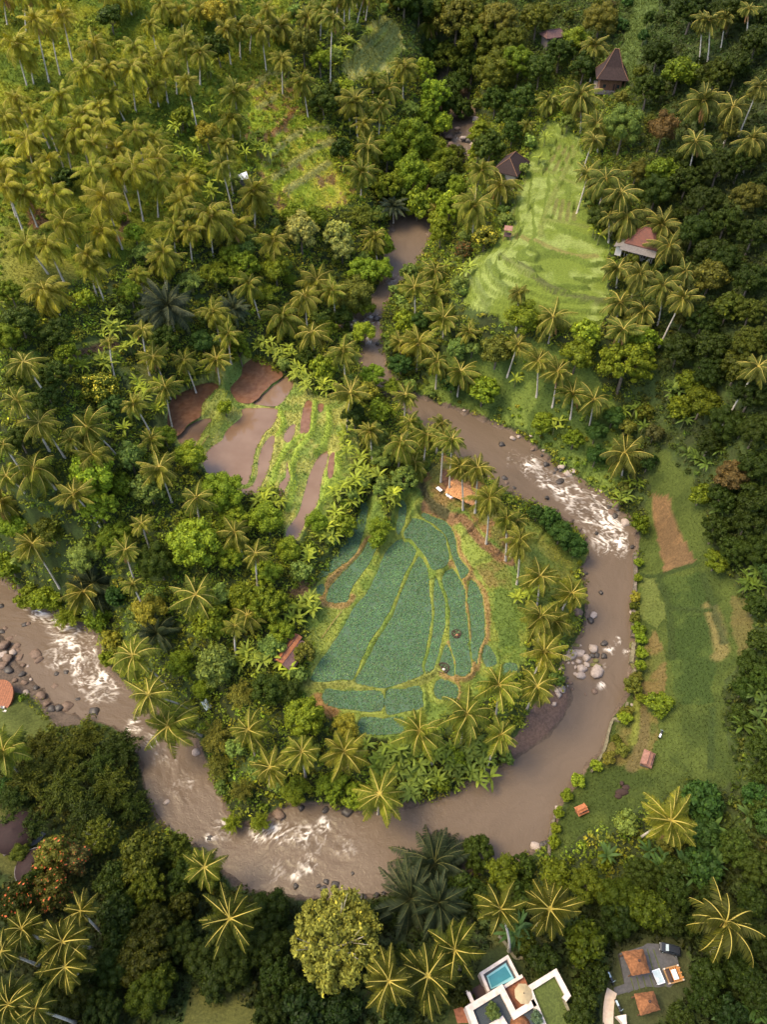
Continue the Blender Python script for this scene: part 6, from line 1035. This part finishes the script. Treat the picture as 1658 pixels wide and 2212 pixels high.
# ---------------------------------------------------------------- villa at the bottom edge
def zv(a, b): return (1480 + a / 4.145) * .6632, (3036 + b / 4.145) * .6632
VZ = gz(*spot(1100, 2160)[0][:2]); ROOFZ = VZ + 3.6
def vp(a, b, z): return at_z(*zv(a, b), z)[:2]
def ring_wall(mb, pts, w_, z0, z1, closed=False):
    """wall with square mitred corners along a polyline"""
    P = [np.array(p) for p in pts]; n = len(P); A, B = [], []
    for i in range(n):
        ds = []
        if i > 0 or closed: d = P[i] - P[i - 1]; ds.append(d / np.linalg.norm(d))
        if i < n - 1 or closed: d = P[(i + 1) % n] - P[i]; ds.append(d / np.linalg.norm(d))
        nn = [np.array([-d[1], d[0]]) for d in ds]; m_ = sum(nn); m_ = m_ / np.linalg.norm(m_); k = w_ / 2 / max(.3, float(np.dot(m_, nn[0]))); A.append(P[i] + m_ * k); B.append(P[i] - m_ * k)
    for i in range(n if closed else n - 1):
        j = (i + 1) % n; q = [A[i], A[j], B[j], B[i]]; mb.add([(*p, z0) for p in q] + [(*p, z1) for p in q], [(0,1,2,3),(7,6,5,4),(0,4,5,1),(1,5,6,2),(2,6,7,3),(3,7,4,0)])
vc = vp(640, 1000, ROOFZ); villa = thing('villa', 'modern white villa with flat roof terraces and a roof lawn at the bottom edge', 'villa', (vc[0], vc[1], VZ)); vo = np.array(vc)
def V2(pts, z): return [tuple(vp(a, b, z) - vo) for a, b in pts]
mb = MB(); ring_wall(mb, V2([(320,1330),(205,1030),(640,765),(820,1120),(1100,945)], ROOFZ + .6), .85, 0, 4.2); mb.build('parapet', M['lime'], villa)
mb = MB(); ring_wall(mb, V2([(1250,1330),(1090,950),(1020,760),(1375,540),(1540,850),(1490,910)], ROOFZ + .6), .72, 0, 4.2); mb.build('parapet', M['lime'], villa)
mb = MB(); ring_wall(mb, V2([(1490,910),(1560,1060),(1690,1300)], ROOFZ + .6), .35, 0, 4.0); mb.build('edge_stones', M['mossst'], villa)
mb = MB(); mb.prism(V2([(1020,770),(1370,550),(1530,850),(1480,920),(1560,1070),(1690,1320),(1240,1330),(1090,950)], ROOFZ), 0, 3.62); mb.build('roof_lawn', M['lawnroof'], villa)
mb = MB(); mb.prism(V2([(310,1340),(215,1035),(630,785),(815,1130),(1090,960),(1250,1340)], ROOFZ), 0, 3.5); mb.build('pebble_roof', M['pebble'], villa)
mb = MB(); mb.prism(V2([(650,770),(880,630),(950,600),(1020,770),(1090,940),(825,1110)], ROOFZ - 1.5), 0, 2.1); mb.build('terrace_floor', M['deck'], villa)
mb = MB(); mb.prism(V2([(480,1235),(660,1125),(740,1260),(700,1400),(520,1400)], ROOFZ + .8), 3.55, 4.3); mb.build('roof_slab', M['lime'], villa)
mb = MB(); ring_wall(mb, V2([(180,785),(255,950)], ROOFZ + .2), .5, 0, 3.9); mb.build('side_wall', M['lime'], villa)
mb = MB(); mb.prism(V2([(215,790),(350,700),(470,800),(430,830),(260,930)], VZ + 1.6), 0, 1.5); mb.build('plunge_court', M['darkwood'], villa)
mb = MB(); mb.prism(V2([(0,1040),(160,990),(250,1250),(50,1250)], VZ + 1.2), 0, 1.1); mb.build('side_deck', M['deck'], villa)
# pool
pz = VZ + 2.6; pc_ = np.array(vp(610, 560, pz)); pool = thing('swimming_pool', 'turquoise swimming pool with white rim beside the villa', 'pool', (pc_[0], pc_[1], VZ))
def V3(pts, z): return [tuple(vp(a, b, z) - pc_) for a, b in pts]
mb = MB(); ring_wall(mb, V3([(470,800),(370,560),(725,335),(865,605)], pz + .3), .42, 0, 2.95); ring_wall(mb, V3([(680,740),(925,590)], pz + .3), .42, 0, 3.0); mb.build('rim', M['lime'], pool)
mb = MB(); mb.prism(V3([(480,790),(390,570),(720,350),(860,600)], pz - .3), 0, 2.3); mb.build('basin', M['pooldark'], pool)
mb = MB(); mb.prism(V3([(500,770),(440,590),(700,415),(820,640)], pz - .15), 2.31, 2.42); mb.build('ledge', M['poolstep'], pool)
mb = MB(); mb.prism(V3([(510,750),(465,605),(690,460),(775,600)], pz - .1), 2.425, 2.5); mb.build('water', M['pool'], pool)
# parasol, roof plants, small thatch
P2 = vp(940, 830, VZ + 4.4); um = thing('parasol', 'large beige octagonal parasol on the villa terrace', 'parasol', (P2[0], P2[1], VZ + 2.1)); n_ = 8; mb = MB()
mb.loft([[(math.cos(.39 + .7854 * i) * q, math.sin(.39 + .7854 * i) * q, z_) for i in range(n_)] for q, z_ in ((1.3, 2.1), (1.3, 2.17), (.65, 2.48), (.04, 2.75))]); mb.build('canopy', M['canvas'], um); mb = MB(); mb.tube([(0, 0, 0), (0, 0, 2.8)], [.04, .04], 6); mb.build('pole', M['wood'], um); mb = MB(); mb.tube([(0, 0, 2.74), (0, 0, 2.9)], [.09, .05], 8); mb.build('finial', M['darkwood'], um)
for a_, b_, s_, lab in ((515, 1075, .42, 'round green potted bush alone on the black pebble roof'), (1110, 1160, .34, 'pale flowering potted bush in the villa roof corner by the lawn')):
    q = vp(a_, b_, ROOFZ + .9); pb_ = thing('potted_bush', lab, 'potted plant', (q[0], q[1], VZ + 3.5)); mb = MB(); mb.loft([[(math.cos(6.283 * i / 12) * k, math.sin(6.283 * i / 12) * k, z_) for i in range(12)] for k, z_ in ((.3, 0), (.42, .5), (.36, .5))]); mb.build('pot', M['grey'], pb_); c = obj_of('crown', CR['small'][1], pb_, (0, 0, 1.2)); c.scale = (s_, s_, s_); c.color = (.10, .14, .035, 1) if a_ < 600 else (.10, .15, .08, 1)
q = vp(900, 1290, ROOFZ); tr_ = thing('thatch_canopy', 'brown thatched canopy at the bottom edge between the villa parapets', 'canopy', (q[0], q[1], VZ + 2.4)); mb = MB(); mb.loft([[(math.cos(6.283 * i / 20) * 1.5 * k, math.sin(6.283 * i / 20) * 1.6 * k, z_) for i in range(20)] for k, z_ in ((1, .9), (1, 1.1), (.55, 1.7), (.05, 2.1))], 0, True, True); mb.build('roof', M['thatch_b'], tr_); mb = MB(); mb.tube([(0, 0, -2), (0, 0, 1.2)], [.12, .1], 8); mb.build('post', M['wood'], tr_)
q = spot(*zv(840, 350)); strip_path('path', [zv(600,60), zv(690,150), zv(760,260), zv(830,350), zv(960,340), zv(1150,290)], .45, M['mossst'])
# ---------------------------------------------------------------- parking court with two thatched pavilions
def zq(a, b): return (1960 + a / 5.527) * .6632, (3036 + b / 5.527) * .6632
cc_ = spot(*zq(850, 800))[0]; PZ = gz(cc_[0], cc_[1]) + .12
def q2(a, b, z=None): return at_z(*zq(a, b), PZ if z is None else z)
mb = MB(); mb.prism([tuple(q2(a, b)[:2]) for a, b in [(330,380),(760,250),(830,200),(1320,230),(1450,800),(1180,1060),(1060,1200),(620,1260),(480,1080),(240,1150),(230,1000),(420,930)]], PZ - 1.2, PZ); struct(mb.build('pavement', M['paving'], None))
mb = MB()
for a in (((830,300),(940,690)), ((940,310),(1070,690)), ((530,820),(600,1060)), ((640,800),(700,1050)), ((750,790),(820,1040)), ((870,770),(950,1030)), ((1060,690),(1170,980))):
    A, B = q2(*a[0]), q2(*a[1]); d = (B - A)[:2]; ang = math.atan2(d[1], d[0]); mb.box(((A[0] + B[0]) / 2, (A[1] + B[1]) / 2, PZ + .012), (float(np.hypot(*d)), .13, .02), ang)
struct(mb.build('paving_joints', M['lawnroof'], None))
for corners, lab, tall in ((((370,350),(760,300),(880,730),(560,790)), 'larger brown thatched pavilion roof, the upper of the two by the parking court', 1.5), (((590,1110),(950,1060),(1070,1400),(710,1510)), 'smaller brown thatched pavilion roof, the lower one by the parking court', 1.5)):
    ez = PZ + 2.6; Cn = [q2(a, b, ez)[:2] for a, b in corners]; ce = sum(Cn) / 4; pv = thing('thatched_pavilion', lab, 'pavilion', (ce[0], ce[1], PZ)); ring = lambda k, z, j=0: [((c - ce)[0] * k, (c - ce)[1] * k, z) for c in Cn]
    def dens(k, z, r):   # more points per edge so the thatch edge is shaggy
        o = []
        for i in range(4):
            for s in np.linspace(0, 1, 9, endpoint=False): p = (Cn[i] * (1 - s) + Cn[(i + 1) % 4] * s - ce) * k * (1 + r.uniform(-.025, .025)); o.append((p[0], p[1], z + r.uniform(-.05, .05)))
        return o
    r = random.Random(len(lab)); mb = MB(); mb.loft([dens(.97, 2.35, r), dens(1, 2.6, r), dens(.66, 3.15, r), dens(.33, 3.62, r), dens(.05, 4.0, r)][::-1]); mb.build('roof', M['thatch_b'], pv)
    mb = MB(); mb.tube([(0, 0, 3.9), (0, 0, 4.2)], [.22, .12], 8); mb.build('finial', M['darkwood'], pv)
    for c in Cn: p = (c - ce) * .82; mb = MB(); mb.tube([(p[0], p[1], 0), (p[0], p[1], 2.7)], [.1, .1], 6); mb.build('post', M['wood'], pv)
def car(name, label, px, ang, kind):
    A = q2(*px); root = thing(name, label, 'car', tuple(A), R(ang)); bm_ = M['black'] if kind == 'suv' else M['orange']
    prof = lambda x, w_, z0, z1: [(x, -w_, z0), (x, w_, z0), (x, w_, z1), (x, -w_, z1)]
    mb = MB(); mb.loft([prof(-2.15, .72, .45, .85), prof(-2.0, .86, .32, .98), prof(-.6, .9, .28, 1.02), prof(.9, .9, .28, 1.0), prof(1.75, .84, .32, .92), prof(2.1, .68, .45, .78)]); mb.build('body', bm_, root, .05)
    if True:
        mb = MB(); mb.loft([[(-1.9, -.76, 1.0), (1.0, -.76, 1.0), (1.0, .76, 1.0), (-1.9, .76, 1.0)], [(-1.7, -.64, 1.58), (.35, -.64, 1.58), (.35, .64, 1.58), (-1.7, .64, 1.58)]]); mb.build('cabin', M['black'], root, .04)
        mb = MB(); mb.box((.72, 0, 1.31), (.05, 1.26, .62), ry=R(-48)); mb.build('windscreen', M['steel'], root)
        for sy in (-1, 1): mb = MB(); mb.box((-.6, sy * .73, 1.3), (1.9, .03, .36), rx=R(sy * -12)); mb.build('side_window', M['glass'], root)
    for sx in (-1.35, 1.35):
        for sy in (-.82, .82):
            mb = MB(); mb.tube([(sx, sy - .12, .36), (sx, sy + .12, .36)], [.36, .36], 16); wh_ = mb.build('wheel', M['tyre'], root); mb = MB(); mb.tube([(sx, sy - .13, .36), (sx, sy + .13, .36)], [.2, .2], 10); mb.build('rim', M['steel'], wh_)
    for sy in (-.6, .6): mb = MB(); mb.box((2.06, sy, .68), (.1, .26, .16)); mb.build('headlight', M['lamp'], root)
car('parked_car', 'black car parked in the shade at the top of the dark paving', (1220, 320), 165, 'suv')
bpy.data.objects['parked_car'].scale = (.72, .72, .8)
A = q2(1290, 770); db = thing('daybed', 'orange timber daybed with white cushion standing on the dark paving', 'daybed', tuple(A), R(12)); mb = MB()
for y_ in (-.95, .95): mb.box((0, y_, .32), (2.3, .16, .3))
for x_ in (-1.1, 1.1): mb.box((x_, 0, .32), (.16, 1.74, .3))
mb.build('frame', M['bamboo'], db, .02); mb = MB()
for x_ in (-.2, .15, .5, .85): mb.box((x_, 0, .40), (.22, 1.7, .06))
mb.build('slats', M['orange'], db); mb = MB(); mb.box((.15, -.05, .52), (.75, 1.3, .2)); mb.build('cushion', M['cloth'], db, .06); mb = MB(); mb.box((-.75, 0, .5), (.5, 1.6, .18)); mb.build('bolster', M['darkwood'], db, .06)
mb = MB()
for y_ in (-.6, 0, .6): mb.box((.95, y_, .6), (.6, .14, .1), ry=R(-12))
mb.build('armrest', M['orange'], db)
for x_ in (-1.08, 1.08):
    for y_ in (-.93, .93): mb = MB(); mb.box((x_, y_, .35), (.2, .2, .7)); mb.build('leg', M['lime'], db, .02)
A = q2(1010, 815); gt_ = thing('glass_table', 'bluish glass table with a pale frame beside the orange daybed', 'table', tuple(A), R(-75)); mb = MB(); mb.box((0, 0, .72), (1.75, 1.1, .03)); mb.build('tabletop', M['steel'], gt_); mb = MB(); ring_wall(mb, [(-.88, -.56), (.88, -.56), (.88, .56), (-.88, .56)], .09, .68, .77, True); mb.build('frame', M['tin'], gt_)
for x_ in (-.8, .8):
    for y_ in (-.48, .48): mb = MB(); mb.box((x_, y_, .34), (.08, .08, .68)); mb.build('leg', M['tin'], gt_)
A = q2(1015, 860, PZ + .8); mb = MB(); mb.loft([[(math.cos(6.283 * i / 14) * k, math.sin(6.283 * i / 14) * k, z_) for i in range(14)] for k, z_ in ((.1, 0), (.2, .1), (.22, .16), (.18, .16), (.08, .05))], 0, True, True); o_ = mb.build('white_bowl', M['cloth'], None); o_.location = (A[0], A[1], PZ + .74); tag(o_, 'small round white bowl on the bluish glass table', 'bowl')
for a_, b_, lab in ((150, 840, 'dark van half hidden by bushes left of the upper thatched pavilion'), (290, 1350, 'dark motorbike parked by bushes left of the lower thatched pavilion')):
    A = spot(*zq(a_, b_))[0]; k = thing('parked_motorbike', lab.replace('dark van half', 'dark motorbike half'), 'motorbike', (A[0], A[1], gz(A[0], A[1]) + .1), R(-70))
    for x in (-.65, .68): mb = MB(); mb.loft([[(x + math.cos(q) * w1, w2, .3 + math.sin(q) * w1) for q in [6.283 * i / 14 for i in range(14)]] for w1, w2 in ((.22, -.06), (.3, -.05), (.3, .05), (.22, .06))]); mb.build('wheel', M['tyre'], k)
    mb = MB(); mb.loft([[(-.9, y, z) for y, z in ((-.1, .55), (.1, .55), (.1, .75), (-.1, .75))], [(-.2, y, z) for y, z in ((-.2, .35), (.2, .35), (.17, .8), (-.17, .8))], [(.4, y, z) for y, z in ((-.16, .4), (.16, .4), (.15, .9), (-.15, .9))], [(.65, y, z) for y, z in ((-.08, .6), (.08, .6), (.08, 1.0), (-.08, 1.0))]]); mb.build('body', M['black'], k, .02); mb = MB(); mb.tube([(.5, -.36, 1.05), (.58, 0, 1.1), (.5, .36, 1.05)], [.03] * 3, 6); mb.build('handlebar', M['steel'], k); mb = MB(); mb.box((-.4, 0, .83), (.7, .28, .1)); mb.build('seat', M['steel'], k)
strip_path('stone_path', [zq(190,1060), zq(150,1200), zq(125,1400), zq(120,1660), zq(115,1800)], 1.45, M['pathst'])
A = q2(330, 1610); mb = MB(); mb.add([(-.7, .5, .05), (.7, .7, .05), (.5, -1.0, .05), (-.7, .5, 1.6), (.7, .7, 1.6), (.5, -1.0, 1.6)], [(2,1,0),(3,4,5),(0,1,4,3),(1,2,5,4),(2,0,3,5)]); o_ = mb.build('stone_marker', M['lime'], None); o_.location = tuple(A); tag(o_, 'pale triangular stone block at the bottom edge right of the beige path', 'stone block')

# ================================================================ LABELS: which one is it
LM = [('the flooded brown paddies',540,940),('the crop fan',860,1330),('the straw shelter',1003,1060),('the white rapids',1300,1120),('the boulder pile',1270,1420),('the brown tilled plot',1455,1150),('the green terraces',1190,520),('the dark red hip roof',1106,352),('the red tiled house',1395,515),('the tall brown house',1325,150),('the grassy slope',650,340),('the pale blossom trees',690,520),('the white tin roof',527,386),('the yellow blossom tree',215,840),('the left rapids',160,1410),('the timber terrace',-5,1515),('the tan open tree',725,2035),('the villa pool',1085,2115),('the thatch pavilions',1375,2080),('the calm river bend',1150,1750),('the red leaved trees',120,1900),('the faded red hut',1400,1640),('the upper left corner',0,0),('the upper right corner',1658,0),('the lower right corner',1658,2212),('the lower left corner',0,2212),('the large round tree',1358,780),('the narrow gorge',1000,290),('the bottom foam',650,1820),('the bare earth patch',85,470),('the top terraces',815,105),('the orange ridged house',625,1405),('the gravel river bank',30,1420),('the right field edge',1640,1400),('the sandbar',1190,1560),('the grey plastic sheet',447,1521),('the upper left grove',300,230),('the top edge palms',480,40),('the round crowned tree',420,1170)]
def rel(px, py, lx, ly):
    a = math.degrees(math.atan2(ly - py, px - lx)) % 360; d = ['right of','up right of','above','up left of','left of','down left of','below','down right of']
    return d[int(((a + 22.5) % 360) // 45)]
SZ = {'mid': 'green', 'bright': 'bright green', 'dark': 'dark green', 'olive': 'olive', 'grey': 'grey green', 'pale': 'pale cream green', 'yellow': 'yellow green', 'tan': 'tan', 'deep': 'deep green', 'oliveb': 'light olive', 'red': 'reddish', 'open': 'tan green'}
ORD = ['nearest','second nearest','third nearest','fourth nearest','fifth nearest','sixth nearest','seventh nearest','eighth nearest','ninth nearest','tenth nearest','eleventh nearest','twelfth nearest','thirteenth nearest','fourteenth nearest','fifteenth nearest']
GR = {'coco': 'coconut palms of the river valley', 'sugar': 'dark sugar palms', 'broadleaf_tree': 'broadleaf trees of the jungle', 'bamboo_clump': 'feathery bamboo clumps', 'shrub': 'leafy shrubs of the jungle', 'banana': 'banana plants', 'boulder': 'river boulders'}
buck = {}
for it in ITEMS:
    o_, k, px, py, a1, a2, a3 = it
    if k == 'coco': noun = ('slender' if a2 > 13.5 else 'short' if a2 < 8.5 else 'feathery') + ' coconut palm'
    elif k == 'sugar': noun = 'dark upright sugar palm'
    elif k == 'broadleaf_tree': noun = SZ[a1] + (' billowing tree' if a2 == 'lobed' else ' open branched tree' if a2 == 'open' else ' blossom tree' if a2 == 'yel' else ' orange tinged tree' if a2 == 'red' else ' spreading tree' if a2 == 'big' else ' leafy tree')
    elif k == 'bamboo_clump': noun = SZ[a1] + ' feathery bamboo'
    elif k == 'shrub': noun = SZ[a1] + (' leafy shrub' if a2 == 'big_leaf' else ' bushy shrub')
    elif k == 'banana': noun = 'broad leaved banana clump'
    else: noun = {'l': 'pale', 'd': 'dark wet', 'b': 'brown', 'm': 'mossy'}[a1] + ' ' + ('large' if a2 > 24 else 'small' if a2 < 11 else 'rounded') + ' boulder'
    ds = sorted((math.hypot(px - l[1], py - l[2]), l) for l in LM); l = ds[0][1]; 
    buck.setdefault((noun, rel(px, py, l[1], l[2]), l[0]), []).append((ds[0][0], o_))
    o_['group'] = GR[k]
for (noun, d, l), L_ in buck.items():
    L_.sort(key=lambda q: q[0])
    for i, (q, o_) in enumerate(L_):
        o_['label'] = f'{noun} {d} {l}' + ('' if len(L_) == 1 else f', {ORD[i]} to it' if i < len(ORD) - 1 else f', farthest from it')
